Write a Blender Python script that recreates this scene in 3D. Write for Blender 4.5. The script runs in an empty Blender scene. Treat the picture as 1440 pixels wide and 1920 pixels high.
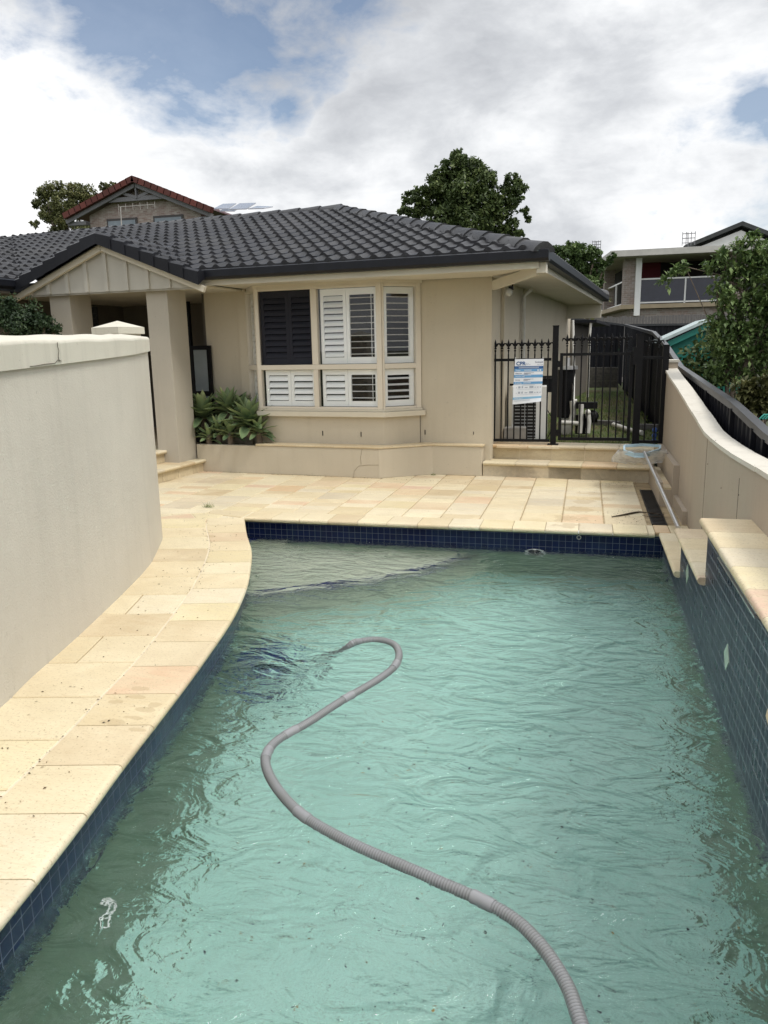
import bpy, math, random
from mathutils import Vector, Matrix
R = math.radians
random.seed(7)
scene = bpy.context.scene
COL = scene.collection

# ------------------------------------------------------------------ camera
CAM_Z = 1.7
FPX = 1450.0
def cam_axes(pitch, roll, yaw):
    f = Vector((-math.sin(yaw)*math.cos(pitch), math.cos(yaw)*math.cos(pitch), -math.sin(pitch)))
    r = f.cross(Vector((0, 0, 1))).normalized(); u = r.cross(f)
    return f, r*math.cos(roll)+u*math.sin(roll), -r*math.sin(roll)+u*math.cos(roll)
CF, CR, CU = cam_axes(R(11.9), R(-1.1), R(14.65))
CP = Vector((0, 0, CAM_Z))
cd = bpy.data.cameras.new('camera'); cam = bpy.data.objects.new('camera', cd); COL.objects.link(cam)
m = Matrix(((CR.x, CU.x, -CF.x), (CR.y, CU.y, -CF.y), (CR.z, CU.z, -CF.z))).to_4x4(); m.translation = CP
cam.matrix_world = m
cd.sensor_fit = 'VERTICAL'; cd.sensor_height = 36.0; cd.lens = 36*FPX/1920
cd.clip_start = .05; cd.clip_end = 3000
scene.camera = cam

# ------------------------------------------------------------------ light
SUN_EL, SUN_AZ = R(56), R(118)          # azimuth clockwise from +Y: from the right and a little behind
scene.view_settings.view_transform = 'Standard'; scene.view_settings.look = 'None'
scene.view_settings.exposure = 0.0; scene.view_settings.gamma = 1.0
scene.view_settings.use_curve_mapping = False
sd = bpy.data.lights.new('sun', 'SUN'); sd.energy = 2.3; sd.angle = R(18); sd.color = (1, .955, .89)
sun = bpy.data.objects.new('sun', sd); COL.objects.link(sun)
sdir = Vector((math.sin(SUN_AZ)*math.cos(SUN_EL), math.cos(SUN_AZ)*math.cos(SUN_EL), math.sin(SUN_EL)))
sun.rotation_euler = sdir.to_track_quat('Z', 'Y').to_euler(); sun.location = (4, -4, 12)
scene.cycles.use_denoising = True
scene.cycles.max_bounces = 12; scene.cycles.transmission_bounces = 10; scene.cycles.transparent_max_bounces = 16
scene.cycles.caustics_refractive = True; scene.cycles.caustics_reflective = False
scene.cycles.blur_glossy = 0.5
scene.cycles.sample_clamp_indirect = 40

def ray(x, y): return CF + CR*((x-720)/FPX) + CU*((960-y)/FPX)
def atZ(x, y, z): d = ray(x, y); return CP + d*((z-CAM_Z)/d.z)
def atY(x, y, Y): d = ray(x, y); return CP + d*(Y/d.y)
def atX(x, y, X): d = ray(x, y); return CP + d*(X/d.x)

# ------------------------------------------------------------------ node helpers
class NT:
    def __init__(s, tree):
        s.t = tree; s.n = tree.nodes; s.l = tree.links
    def node(s, kind, **kw):
        n = s.n.new(kind)
        for k, v in kw.items(): setattr(n, k, v)
        return n
    def link(s, a, b): s.l.new(a, b)
    def val(s, sock, v):
        if isinstance(v, bpy.types.NodeSocket): s.l.new(v, sock)
        elif v is not None: sock.default_value = v
    def math(s, op, a, b=None, c=None, clamp=False):
        n = s.node('ShaderNodeMath', operation=op); n.use_clamp = clamp
        s.val(n.inputs[0], a)
        if b is not None: s.val(n.inputs[1], b)
        if c is not None: s.val(n.inputs[2], c)
        return n.outputs[0]
    def vmath(s, op, a, b=None):
        n = s.node('ShaderNodeVectorMath', operation=op); s.val(n.inputs[0], a)
        if b is not None: s.val(n.inputs[1], b)
        return n.outputs['Value'] if op in ('DOT_PRODUCT', 'LENGTH') else n.outputs['Vector']
    def mix(s, fac, a, b, mode='MIX'):
        n = s.node('ShaderNodeMix', data_type='RGBA', blend_type=mode)
        s.val(n.inputs[0], fac); s.val(n.inputs[6], a); s.val(n.inputs[7], b); return n.outputs[2]
    def noise(s, vec, scale=5, detail=4, rough=.55, dist=0):
        n = s.node('ShaderNodeTexNoise'); s.val(n.inputs['Vector'], vec)
        n.inputs['Scale'].default_value = scale; n.inputs['Detail'].default_value = detail
        n.inputs['Roughness'].default_value = rough; n.inputs['Distortion'].default_value = dist
        return n.outputs['Fac']
    def ramp(s, fac, pts, interp='LINEAR'):
        n = s.node('ShaderNodeValToRGB'); n.color_ramp.interpolation = interp
        e = n.color_ramp.elements
        while len(e) < len(pts): e.new(.5)
        for i, (p, c) in enumerate(pts):
            e[i].position = p
            e[i].color = (c, c, c, 1) if isinstance(c, (int, float)) else (*c, 1)
        s.val(n.inputs[0], fac); return n.outputs[0]
    def mapping(s, vec, scale=(1, 1, 1), rot=(0, 0, 0), loc=(0, 0, 0)):
        n = s.node('ShaderNodeMapping'); s.val(n.inputs['Vector'], vec)
        n.inputs['Scale'].default_value = scale; n.inputs['Rotation'].default_value = rot; n.inputs['Location'].default_value = loc
        return n.outputs[0]
    def bump(s, h, strength=.3, dist=.01, normal=None):
        n = s.node('ShaderNodeBump'); s.val(n.inputs['Height'], h)
        n.inputs['Strength'].default_value = strength; n.inputs['Distance'].default_value = dist
        if normal is not None: s.val(n.inputs['Normal'], normal)
        return n.outputs[0]

def rgb(c): return (c[0], c[1], c[2], 1)
def newmat(name):
    mt = bpy.data.materials.new(name); mt.use_nodes = True
    t = NT(mt.node_tree); t.n.clear()
    out = t.node('ShaderNodeOutputMaterial'); b = t.node('ShaderNodeBsdfPrincipled')
    t.link(b.outputs[0], out.inputs[0])
    return mt, t, b, out
def pos(t):
    return t.node('ShaderNodeNewGeometry').outputs['Position']
def simple(name, c, rough=.6, metal=0, var=.12, scale=3, bump=0, bscale=60, spec=None, stretch=(1, 1, 1), dirt=None):
    mt, t, b, out = newmat(name)
    p = t.mapping(pos(t), scale=stretch)
    n = t.noise(p, scale, 5, .6)
    k = t.ramp(n, [(.25, 1-var), (.75, 1+var)])
    # brighten via multiply (ramp colours may pass 1)
    lo = tuple(max(0, x*(1-var)) for x in c); hi = tuple(x*(1+var) for x in c)
    col = t.ramp(n, [(.28, lo), (.72, hi)])
    if dirt:
        n2 = t.noise(t.mapping(pos(t), scale=(1.6, 1.6, .35)), dirt[1], 6, .65)
        col = t.mix(t.ramp(n2, [(.5, 0), (.75, dirt[2])]), col, rgb(dirt[0]))
    t.link(col, b.inputs['Base Color']); b.inputs['Roughness'].default_value = rough; b.inputs['Metallic'].default_value = metal
    if spec is not None: b.inputs['Specular IOR Level'].default_value = spec
    if bump:
        t.link(t.bump(t.noise(pos(t), bscale, 4, .6), bump, .01), b.inputs['Normal'])
    return mt

# ------------------------------------------------------------------ sky
world = bpy.data.worlds.new('World'); scene.world = world; world.use_nodes = True
w = NT(world.node_tree); w.n.clear()
wo = w.node('ShaderNodeOutputWorld')
sky = w.node('ShaderNodeTexSky', sky_type='NISHITA'); sky.sun_disc = False
sky.sun_elevation = SUN_EL; sky.sun_rotation = SUN_AZ
bg1 = w.node('ShaderNodeBackground'); w.link(sky.outputs[0], bg1.inputs[0]); bg1.inputs[1].default_value = .12
D = w.vmath('NORMALIZE', w.node('ShaderNodeTexCoord').outputs['Generated'])
sep = w.node('ShaderNodeSeparateXYZ'); w.link(D, sep.inputs[0])
zz = w.math('ADD', w.math('MAXIMUM', sep.outputs[2], 0), .22)
cmb = w.node('ShaderNodeCombineXYZ')
w.link(w.math('DIVIDE', sep.outputs[0], zz), cmb.inputs[0]); w.link(w.math('DIVIDE', sep.outputs[1], zz), cmb.inputs[1])
P2 = cmb.outputs[0]
DS = w.mapping(D, scale=(1, 1, 1.9))
n1 = w.noise(w.mapping(DS, loc=(3.1, .7, 0)), 2.6, 9, .56, .15)
n2 = w.noise(w.mapping(DS, loc=(9.3, 4.7, 2)), 3.2, 10, .58, .25)
n3 = w.noise(w.mapping(DS, loc=(1.3, 8.7, 5)), 1.3, 3, .5, 0)
def dmask(x, y, width, soft):
    d = ray(x, y).normalized()
    dt = w.vmath('DOT_PRODUCT', D, tuple(d))
    a = w.math('ARCCOSINE', w.math('MINIMUM', dt, 1.0))
    return w.math('SUBTRACT', 1.0, w.math('DIVIDE', w.math('SUBTRACT', a, R(width)), R(soft)), clamp=True)
gap = None
for (x, y, wd, sf, k) in [(60, 10, .8, 6, .76), (215, 40, .8, 5.5, .68), (190, 105, .3, 5, .55), (545, 205, .3, 3.4, .85), (595, 190, .2, 3, .6), (510, 240, .2, 3, .45), (350, 150, .2, 4.5, .4), (1430, 190, .5, 3.6, .75), (1425, 270, .3, 3.2, .6), (360, -330, 10, 12, .9), (1900, 300, 8, 14, .9), (2600, -900, 10, 14, .7)]:
    g = w.math('MULTIPLY', dmask(x, y, wd, sf), k)
    gap = g if gap is None else w.math('MAXIMUM', gap, g)
n4 = w.noise(w.mapping(DS, loc=(2.2, 6.1, 3)), 9.0, 8, .6, .3)
fac = w.math('ADD', gap, w.math('MULTIPLY', w.math('SUBTRACT', n1, .5), 1.7))
fac = w.math('ADD', fac, w.math('MULTIPLY', w.math('SUBTRACT', n2, .5), 1.5))
fac = w.math('ADD', fac, w.math('MULTIPLY', w.math('SUBTRACT', n4, .5), 1.3))
cover = w.ramp(fac, [(.55, 1.0), (.88, 0.15)])
def gl(x, y, wd, sf, k):
    return w.math('MULTIPLY', dmask(x, y, wd, sf), k)
shade = w.math('ADD', w.math('MULTIPLY', w.math('ADD', w.math('MULTIPLY', w.math('ADD', w.math('MULTIPLY', w.math('SUBTRACT', n2, .5), 1.0), w.math('MULTIPLY', w.math('SUBTRACT', n4, .5), .55)), 1.6), .5), .55), w.math('MULTIPLY', n3, .45))
for a in [(560, 90, 1, 8, -.09), (860, 110, 1, 8, -.05), (440, 50, 1, 6, -.04), (1240, 350, 1, 9, -.05), (1100, 80, 1, 9, -.03), (330, 240, 1, 9, .07), (60, 230, 1, 8, .05), (150, 330, 2, 10, .06),
          (480, 270, 1, 5, .06), (660, 300, 1, 8, .07), (1020, 220, 1, 6, .04), (1260, 440, 1, 5, .06), (30, 80, 1, 5, .08)]:
    shade = w.math('ADD', shade, gl(*a))
ccol = w.ramp(shade, [(.28, (.54, .56, .595)), (.40, (.69, .71, .74)), (.51, (.89, .905, .925)), (.63, (1.08, 1.08, 1.08))])
hi = w.ramp(sep.outputs[2], [(.375, 0), (.47, 1)])
mott = w.math('MULTIPLY', w.math('SUBTRACT', w.noise(w.mapping(DS, loc=(4.4, 1.2, 7)), 4.2, 4, .55, .3), .40), 8.5)
lum = w.math('ADD', 1.05, w.math('MULTIPLY', w.math('MULTIPLY', hi, w.ramp(sep.outputs[1], [(0, .35), (.25, 1)])), w.math('MAXIMUM', mott, -.45)))
sc = w.node('ShaderNodeVectorMath', operation='SCALE'); w.link(ccol, sc.inputs[0]); w.link(lum, sc.inputs['Scale']); ccol = sc.outputs[0]
bg2 = w.node('ShaderNodeBackground'); w.link(ccol, bg2.inputs[0]); bg2.inputs[1].default_value = 1.0
mxs = w.node('ShaderNodeMixShader'); w.link(cover, mxs.inputs[0]); w.link(bg1.outputs[0], mxs.inputs[1]); w.link(bg2.outputs[0], mxs.inputs[2])
w.link(mxs.outputs[0], wo.inputs[0])

# ------------------------------------------------------------------ mesh helpers
IDM = Matrix.Identity(4)
class MB:
    def __init__(s, xf=None):
        s.v = []; s.f = []; s.r = []; s.uv = {}; s.mi = []; s.xf = xf or IDM; s.cur = .5; s.cm = 0; s.sm = []; s.smooth = False
    def vert(s, p):
        s.v.append(tuple(s.xf @ Vector(p))); return len(s.v)-1
    def dupv(s, i):
        s.v.append(s.v[i]); return len(s.v)-1
    def face(s, idx, uv=None):
        s.f.append(tuple(idx)); s.r.append(s.cur); s.mi.append(s.cm); s.sm.append(s.smooth)
        if uv: s.uv[len(s.f)-1] = uv
        return s
    def quad(s, a, b, c, d, uv=None):
        i = [s.vert(p) for p in (a, b, c, d)]; s.face(i, uv); return s
    def poly(s, pts, uv=None):
        s.face([s.vert(p) for p in pts], uv); return s
    def box(s, x0, x1, y0, y1, z0, z1):
        p = [(x0, y0, z0), (x1, y0, z0), (x1, y1, z0), (x0, y1, z0), (x0, y0, z1), (x1, y0, z1), (x1, y1, z1), (x0, y1, z1)]
        i = [s.vert(q) for q in p]
        for f in ((3, 2, 1, 0), (4, 5, 6, 7), (0, 1, 5, 4), (1, 2, 6, 5), (2, 3, 7, 6), (3, 0, 4, 7)): s.face([i[k] for k in f])
        return s
    def obox(s, c, sx, sy, sz, mat):      # oriented box, mat = 3x3
        M = mat
        pts = []
        for dz in (-.5, .5):
            for dx, dy in ((-.5, -.5), (.5, -.5), (.5, .5), (-.5, .5)):
                pts.append(Vector(c) + M @ Vector((dx*sx, dy*sy, dz*sz)))
        i = [s.vert(q) for q in pts]
        for f in ((3, 2, 1, 0), (4, 5, 6, 7), (0, 1, 5, 4), (1, 2, 6, 5), (2, 3, 7, 6), (3, 0, 4, 7)): s.face([i[k] for k in f])
        return s
    def prism(s, pts, z0, z1, cap=True):  # pts CCW (x,y); z1 may be list
        n = len(pts)
        zt = z1 if isinstance(z1, (list, tuple)) else [z1]*n
        zb = z0 if isinstance(z0, (list, tuple)) else [z0]*n
        a = [s.vert((p[0], p[1], zb[k])) for k, p in enumerate(pts)]; b = [s.vert((p[0], p[1], zt[k])) for k, p in enumerate(pts)]
        for k in range(n):
            j = (k+1) % n; s.face([a[k], a[j], b[j], b[k]])
        if cap: s.face(b); s.face(a[::-1])
        return s
    def bar(s, a, b, wd, ht=None, up=(0, 0, 1)):
        a = Vector(a); b = Vector(b); ht = ht or wd
        d = (b-a); L = d.length; d.normalize(); up = Vector(up)
        if abs(d.dot(up)) > .98: up = Vector((0, 1, 0))
        x = d.cross(up).normalized(); z = x.cross(d)
        M = Matrix((x, d, z)).transposed()
        return s.obox((a+b)/2, wd, L, ht, M)
    def tube(s, pts, r, n=10, caps=True):
        pts = [Vector(p) for p in pts]; N = len(pts)
        rr = r if isinstance(r, (list, tuple)) else [r]*N
        t = (pts[1]-pts[0]).normalized(); up = Vector((0, 0, 1)) if abs(t.z) < .9 else Vector((1, 0, 0))
        x = t.cross(up).normalized(); rings = []
        for k in range(N):
            t = (pts[min(k+1, N-1)]-pts[max(k-1, 0)])
            t = t.normalized() if t.length > 1e-9 else Vector((0, 0, 1))
            x = (x - t*x.dot(t)).normalized(); y = t.cross(x)
            rings.append([s.vert(pts[k]+(x*math.cos(2*math.pi*j/n)+y*math.sin(2*math.pi*j/n))*rr[k]) for j in range(n)])
        sm = s.smooth; s.smooth = True
        for k in range(N-1):
            for j in range(n):
                s.face([rings[k][j], rings[k][(j+1) % n], rings[k+1][(j+1) % n], rings[k+1][j]])
        s.smooth = sm
        if caps:
            s.face([s.dupv(i) for i in rings[0][::-1]]); s.face([s.dupv(i) for i in rings[-1]])
        return s
    def cyl(s, c, r, h, n=24, r2=None):
        c = Vector(c); return s.tube([c, c+Vector((0, 0, h))], [r, r if r2 is None else r2], n)
    def ball(s, c, rx, ry=None, rz=None, n=12, m=8):
        ry = ry or rx; rz = rz or rx; c = Vector(c); rows = []
        for i in range(m+1):
            th = math.pi*i/m
            rows.append([s.vert(c+Vector((rx*math.sin(th)*math.cos(2*math.pi*j/n), ry*math.sin(th)*math.sin(2*math.pi*j/n), rz*math.cos(th)))) for j in range(n)])
        sm = s.smooth; s.smooth = True
        for i in range(m):
            for j in range(n): s.face([rows[i][j], rows[i+1][j], rows[i+1][(j+1) % n], rows[i][(j+1) % n]])
        s.smooth = sm
        return s
    def build(s, name, mats, parent=None, loc=None, bevel=0):
        me = bpy.data.meshes.new(name)
        if parent is not None: L = parent_world(parent)
        elif loc is not None: L = Vector(loc)
        else:
            xs = [p[0] for p in s.v]; ys = [p[1] for p in s.v]; zs = [p[2] for p in s.v]
            L = Vector(((min(xs)+max(xs))/2, (min(ys)+max(ys))/2, min(zs)))
        me.from_pydata([(p[0]-L.x, p[1]-L.y, p[2]-L.z) for p in s.v], [], s.f)
        a = me.attributes.new('rnd', 'FLOAT', 'FACE'); a.data.foreach_set('value', s.r)
        mats = mats if isinstance(mats, (list, tuple)) else [mats]
        for mm in mats: me.materials.append(mm)
        me.polygons.foreach_set('material_index', s.mi)
        me.polygons.foreach_set('use_smooth', s.sm)
        if s.uv:
            ul = me.uv_layers.new(name='UVMap')
            for k, p in enumerate(me.polygons):
                if k in s.uv:
                    for q, li in enumerate(p.loop_indices): ul.data[li].uv = s.uv[k][q]
        me.update()
        o = bpy.data.objects.new(name, me); COL.objects.link(o)
        if parent is not None:
            o.parent = parent
        else: o.location = L
        if bevel:
            bm = o.modifiers.new('bevel', 'BEVEL'); bm.width = bevel; bm.segments = 2; bm.limit_method = 'ANGLE'
        return o
def parent_world(p):
    L = Vector(p.location)
    while p.parent is not None: p = p.parent; L = L + Vector(p.location)
    return L
def tag(o, label=None, cat=None, group=None, kind=None):
    if label: o['label'] = label
    if cat: o['category'] = cat
    if group: o['group'] = group
    if kind: o['kind'] = kind
    return o
def thing(name, loc, label, cat, group=None):
    o = bpy.data.objects.new(name, None); COL.objects.link(o); o.location = loc; o.empty_display_size = .2
    return tag(o, label, cat, group)
def lerp(a, b, t): return a+(b-a)*t
def catmull(pts, n):
    P = [Vector(p) for p in pts]; out = []
    P = [P[0]*2-P[1]]+P+[P[-1]*2-P[-2]]
    for i in range(1, len(P)-2):
        for k in range(n):
            t = k/n
            out.append(.5*((2*P[i])+(P[i+1]-P[i-1])*t+(2*P[i-1]-5*P[i]+4*P[i+1]-P[i+2])*t*t+(-P[i-1]+3*P[i]-3*P[i+1]+P[i+2])*t**3))
    out.append(P[-2]); return out
def resample(pts, step):
    L = [0]
    for a, b in zip(pts, pts[1:]): L.append(L[-1]+(b-a).length)
    n = max(2, round(L[-1]/step)); out = []; k = 0
    for i in range(n+1):
        d = L[-1]*i/n
        while k < len(L)-2 and L[k+1] < d: k += 1
        out.append(pts[k].lerp(pts[k+1], (d-L[k])/max(1e-9, L[k+1]-L[k])))
    return out
def clip(poly, a, b, c):                   # keep a*x+b*y <= c
    out = []
    for i in range(len(poly)):
        p, q = poly[i], poly[(i+1) % len(poly)]
        dp = a*p[0]+b*p[1]-c; dq = a*q[0]+b*q[1]-c
        if dp <= 0: out.append(p)
        if (dp < 0 < dq) or (dq < 0 < dp):
            t = dp/(dp-dq); out.append((p[0]+(q[0]-p[0])*t, p[1]+(q[1]-p[1])*t))
    return out

# house frame: u along the front to the right, v into the house
HA = R(-5.5)
HB = atZ(712, 897, 0)
HM = Matrix.Translation(HB) @ Matrix.Rotation(HA, 4, 'Z')
HI = HM.inverted()
def H(u, v, z=0): return HM @ Vector((u, v, z))
def hv(x, y, v):
    n = (HM.to_3x3() @ Vector((0, 1, 0))); d = ray(x, y)
    p = H(0, v, 0); return HI @ (CP + d*((p-CP).dot(n)/d.dot(n)))
def hu(x, y, u):
    n = (HM.to_3x3() @ Vector((1, 0, 0))); d = ray(x, y)
    p = H(u, 0, 0); return HI @ (CP + d*((p-CP).dot(n)/d.dot(n)))

# ------------------------------------------------------------------ materials
def stone_mat(name, ramp_pts, rough=.62, streak=.5, wetspots=None):
    mt, t, b, out = newmat(name)
    at = t.node('ShaderNodeAttribute', attribute_name='rnd').outputs['Fac']
    off = t.node('ShaderNodeCombineXYZ'); t.link(t.math('MULTIPLY', at, 71.0), off.inputs[2]); t.link(t.math('MULTIPLY', at, 13.0), off.inputs[0])
    p = t.vmath('ADD', pos(t), off.outputs[0])
    base = t.ramp(at, ramp_pts)
    band = t.noise(t.mapping(p, scale=(1.2, 5.5, 3), rot=(0, 0, .35)), 2.6, 6, .62, 1.2)
    c = t.mix(t.ramp(band, [(.40, 0), (.62, streak)]), base, (.62, .53, .36, 1))
    c = t.mix(t.ramp(t.noise(p, 1.7, 4, .6, .6), [(.42, 0), (.7, .4)]), c, (.86, .77, .56, 1))
    veins = t.noise(t.mapping(p, scale=(1, 7, 2), rot=(0, 0, -.25)), 5, 8, .7, 2.0)
    c = t.mix(t.ramp(veins, [(.60, 0), (.66, .30), (.72, 0)]), c, (.40, .24, .12, 1))
    c = t.mix(t.ramp(t.noise(pos(t), 1.1, 7, .65), [(.52, 0), (.72, .30)]), c, (.42, .36, .25, 1))
    sp = t.noise(pos(t), 85, 2, .5)
    c = t.mix(t.ramp(sp, [(.32, .5), (.40, 0)]), c, (.33, .25, .16, 1))
    fine = t.noise(t.mapping(p, scale=(2, 9, 4), rot=(0, 0, .2)), 9, 8, .75, 1.5)
    c = t.mix(t.ramp(fine, [(.46, 0), (.66, .32)]), c, (.52, .42, .26, 1))
    if wetspots:
        warp = t.noise(pos(t), 7, 6, .65); mask = None
        for (wx, wy, rx, ry) in wetspots:
            dv = t.vmath('LENGTH', t.vmath('MULTIPLY', t.vmath('SUBTRACT', pos(t), (wx, wy, 0)), (1/rx, 1/ry, 0)))
            mk = t.math('ADD', dv, t.math('MULTIPLY', t.math('SUBTRACT', warp, .5), 3.6))
            mask = mk if mask is None else t.math('MINIMUM', mask, mk)
        c = t.mix(t.ramp(mask, [(.85, .42), (1.0, 0)]), c, (.40, .30, .17, 1))
    t.link(c, b.inputs['Base Color'])
    b.inputs['Roughness'].default_value = rough; b.inputs['Specular IOR Level'].default_value = .35
    h = t.math('ADD', t.noise(pos(t), 30, 6, .6), t.math('MULTIPLY', band, 1.5))
    t.link(t.bump(h, .35, .006), b.inputs['Normal'])
    return mt
M_STONE = stone_mat('sandstone', [(0, (.56, .44, .27)), (.12, (.70, .63, .45)), (.26, (.62, .51, .32)), (.40, (.72, .66, .50)), (.52, (.53, .41, .25)), (.64, (.68, .59, .36)), (.76, (.68, .61, .46)), (.85, (.54, .48, .37)), (.93, (.62, .43, .25)), (.97, (.64, .46, .33)), (1, (.60, .40, .31))], wetspots=[(atZ(x, y, 0).x, atZ(x, y, 0).y, a_, b_) for x, y, a_, b_ in ((1165, 912, .22, .14), (1120, 925, .20, .10), (1095, 940, .13, .14), (1085, 955, .12, .16), (1070, 972, .15, .14), (1062, 985, .14, .10), (1130, 935, .12, .10), (262, 1292, .05, .028), (255, 1306, .06, .022), (217, 1316, .045, .022), (293, 1321, .03, .03), (276, 1331, .05, .022), (210, 1354, .075, .034), (252, 1346, .05, .02), (254, 1368, .04, .018), (395, 1006, .05, .05))])
M_RISER = stone_mat('sandstone_riser', [(0, (.46, .38, .25)), (.3, (.52, .44, .30)), (.6, (.48, .40, .27)), (.8, (.50, .36, .22)), (1, (.40, .34, .24))], .7, .6)
M_GROUT = simple('grout', (.36, .28, .17), .9, var=.3, scale=8)
M_WHITEGROUT = simple('pale_grout', (.66, .58, .44), .85, var=.12, scale=20)
def render_wall(name, c, streak, k=.35, bumpk=.12):
    mt, t, b, out = newmat(name)
    p = pos(t)
    n = t.noise(p, .9, 6, .6)
    col = t.ramp(n, [(.3, tuple(x*.94 for x in c)), (.7, tuple(x*1.05 for x in c))])
    st = t.noise(t.mapping(p, scale=(5, 5, .35)), 1.5, 6, .6, .3)
    col = t.mix(t.ramp(st, [(.52, 0), (.74, k)]), col, rgb(streak))
    col = t.mix(t.ramp(t.noise(p, 45, 3, .5), [(.27, .4), (.33, 0)]), col, rgb(tuple(x*.6 for x in c)))
    t.link(col, b.inputs['Base Color']); b.inputs['Roughness'].default_value = .75; b.inputs['Specular IOR Level'].default_value = .3
    h = t.math('ADD', t.math('MULTIPLY', t.noise(p, 6, 3, .5), 2), t.noise(p, 90, 3, .6))
    t.link(t.bump(h, bumpk, .01), b.inputs['Normal'])
    return mt
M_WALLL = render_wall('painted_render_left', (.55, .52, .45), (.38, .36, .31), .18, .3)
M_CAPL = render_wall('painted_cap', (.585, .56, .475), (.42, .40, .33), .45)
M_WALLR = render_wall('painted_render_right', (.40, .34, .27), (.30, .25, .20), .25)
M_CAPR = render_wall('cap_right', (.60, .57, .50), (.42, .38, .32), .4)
M_HOUSE = render_wall('house_render', (.53, .475, .375), (.42, .365, .275), .24, .25)
M_HTRIM = simple('house_trim', (.62, .57, .46), .5, var=.04)
M_SOFF = simple('soffit_paint', (.60, .56, .47), .55, var=.05)
M_FRAME = simple('window_frame_paint', (.68, .62, .52), .4, var=.04)
M_WHITE = simple('white_paint', (.78, .79, .78), .35, var=.04)
M_SHUT = simple('shutter_white', (.93, .94, .94), .35, var=.01)
M_DSHUT = simple('screened_shutter', (.30, .31, .33), .5, var=.05)
M_GUTTER = simple('gutter_charcoal', (.008, .009, .013), .4, var=.25, scale=6, spec=.25)
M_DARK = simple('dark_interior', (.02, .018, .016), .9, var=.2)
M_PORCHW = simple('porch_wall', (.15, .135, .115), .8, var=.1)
M_BLACK = simple('black_powdercoat', (.006, .006, .007), .45, var=.3, scale=20, spec=.18)
M_ALU = simple('aluminium', (.62, .62, .62), .35, metal=.8, var=.1)
M_PVC = simple('pvc_pipe', (.62, .61, .57), .45, var=.12, scale=9)
M_FENCE = simple('steel_fence', (.006, .0065, .010), .6, var=.35, scale=2.5, spec=.2)
M_FENCECAP = simple('fence_cap', (.045, .047, .053), .4, var=.3, scale=4)
M_TIMBER = simple('grey_timber', (.13, .125, .12), .85, var=.4, scale=5, stretch=(6, 6, .6))
M_TEAL = simple('teal_paint', (.03, .26, .21), .5, var=.15)
M_BARK = simple('bark', (.14, .11, .085), .9, var=.35, scale=12, bump=.5)
def mosaic(name, base, alt, grout, tile=.0615, rough=.13, spec=.3, mort=.0017):
    mt, t, b, out = newmat(name)
    uv = t.node('ShaderNodeUVMap').outputs[0]
    br = t.node('ShaderNodeTexBrick'); t.link(uv, br.inputs['Vector'])
    br.offset = 0; br.squash = 1
    br.inputs['Scale'].default_value = 1; br.inputs['Brick Width'].default_value = tile; br.inputs['Row Height'].default_value = tile
    br.inputs['Mortar Size'].default_value = mort; br.inputs['Mortar Smooth'].default_value = .1
    br.inputs['Color1'].default_value = rgb(base); br.inputs['Color2'].default_value = rgb(alt); br.inputs['Mortar'].default_value = rgb(grout)
    c = t.mix(t.ramp(t.noise(uv, 5, 5, .6), [(.5, 0), (.75, .22)]), br.outputs['Color'], (.05, .075, .09, 1))
    t.link(c, b.inputs['Base Color'])
    t.link(t.math('ADD', t.math('MULTIPLY', br.outputs['Fac'], .5), t.math('ADD', t.math('MULTIPLY', t.noise(uv, 9, 4, .6), .3), rough-.1)), b.inputs['Roughness'])
    b.inputs['Specular IOR Level'].default_value = spec
    h = t.math('SUBTRACT', t.math('MULTIPLY', t.noise(uv, 10, 1, .5), .12), br.outputs['Fac'])
    t.link(t.bump(h, .5, .002), b.inputs['Normal'])
    return mt
M_TILE = mosaic('blue_mosaic', (.004, .008, .040), (.006, .013, .056), (.12, .14, .17), spec=.22)
M_TILER = mosaic('slate_blue_mosaic', (.007, .014, .038), (.010, .019, .048), (.25, .27, .30), .068, .25, .16, .0036)
M_TRIM = mosaic('trim_mosaic', (.008, .016, .13), (.012, .026, .18), (.20, .22, .25))
def plaster_mat():
    mt, t, b, out = newmat('pebble_plaster')
    p = pos(t)
    c = t.ramp(t.noise(p, 1.3, 6, .6), [(.3, (.38, .69, .61)), (.7, (.55, .85, .77))])
    c = t.mix(t.ramp(t.noise(p, 34, 4, .65), [(.38, .85), (.45, 0)]), c, (.13, .22, .18, 1))
    c = t.mix(t.ramp(t.noise(p, 24, 4, .65), [(.56, 0), (.66, .6)]), c, (.80, .95, .88, 1))
    t.link(c, b.inputs['Base Color']); b.inputs['Roughness'].default_value = .8
    return mt
M_PLASTER = plaster_mat()
M_PLWALL = simple('shaded_wall_plaster', (.20, .28, .20), .85, var=.25, scale=2.2, dirt=((.09, .12, .07), 3, .5))  # olive darkening puts the shade on the pool's side walls into their colour
def ledge_mat():
    mt, t, b, out = newmat('ledge_plaster')
    p = pos(t)
    c = t.ramp(t.noise(p, 2, 6, .6), [(.3, (.50, .54, .42)), (.7, (.66, .69, .55))])
    c = t.mix(t.ramp(t.noise(p, 55, 3, .6), [(.38, .8), (.46, 0)]), c, (.09, .12, .09, 1))
    c = t.mix(t.ramp(t.noise(p, 48, 2, .5), [(.60, 0), (.68, .6)]), c, (.66, .66, .52, 1))
    t.link(c, b.inputs['Base Color']); b.inputs['Roughness'].default_value = .8
    return mt
M_LEDGE = ledge_mat()
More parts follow.
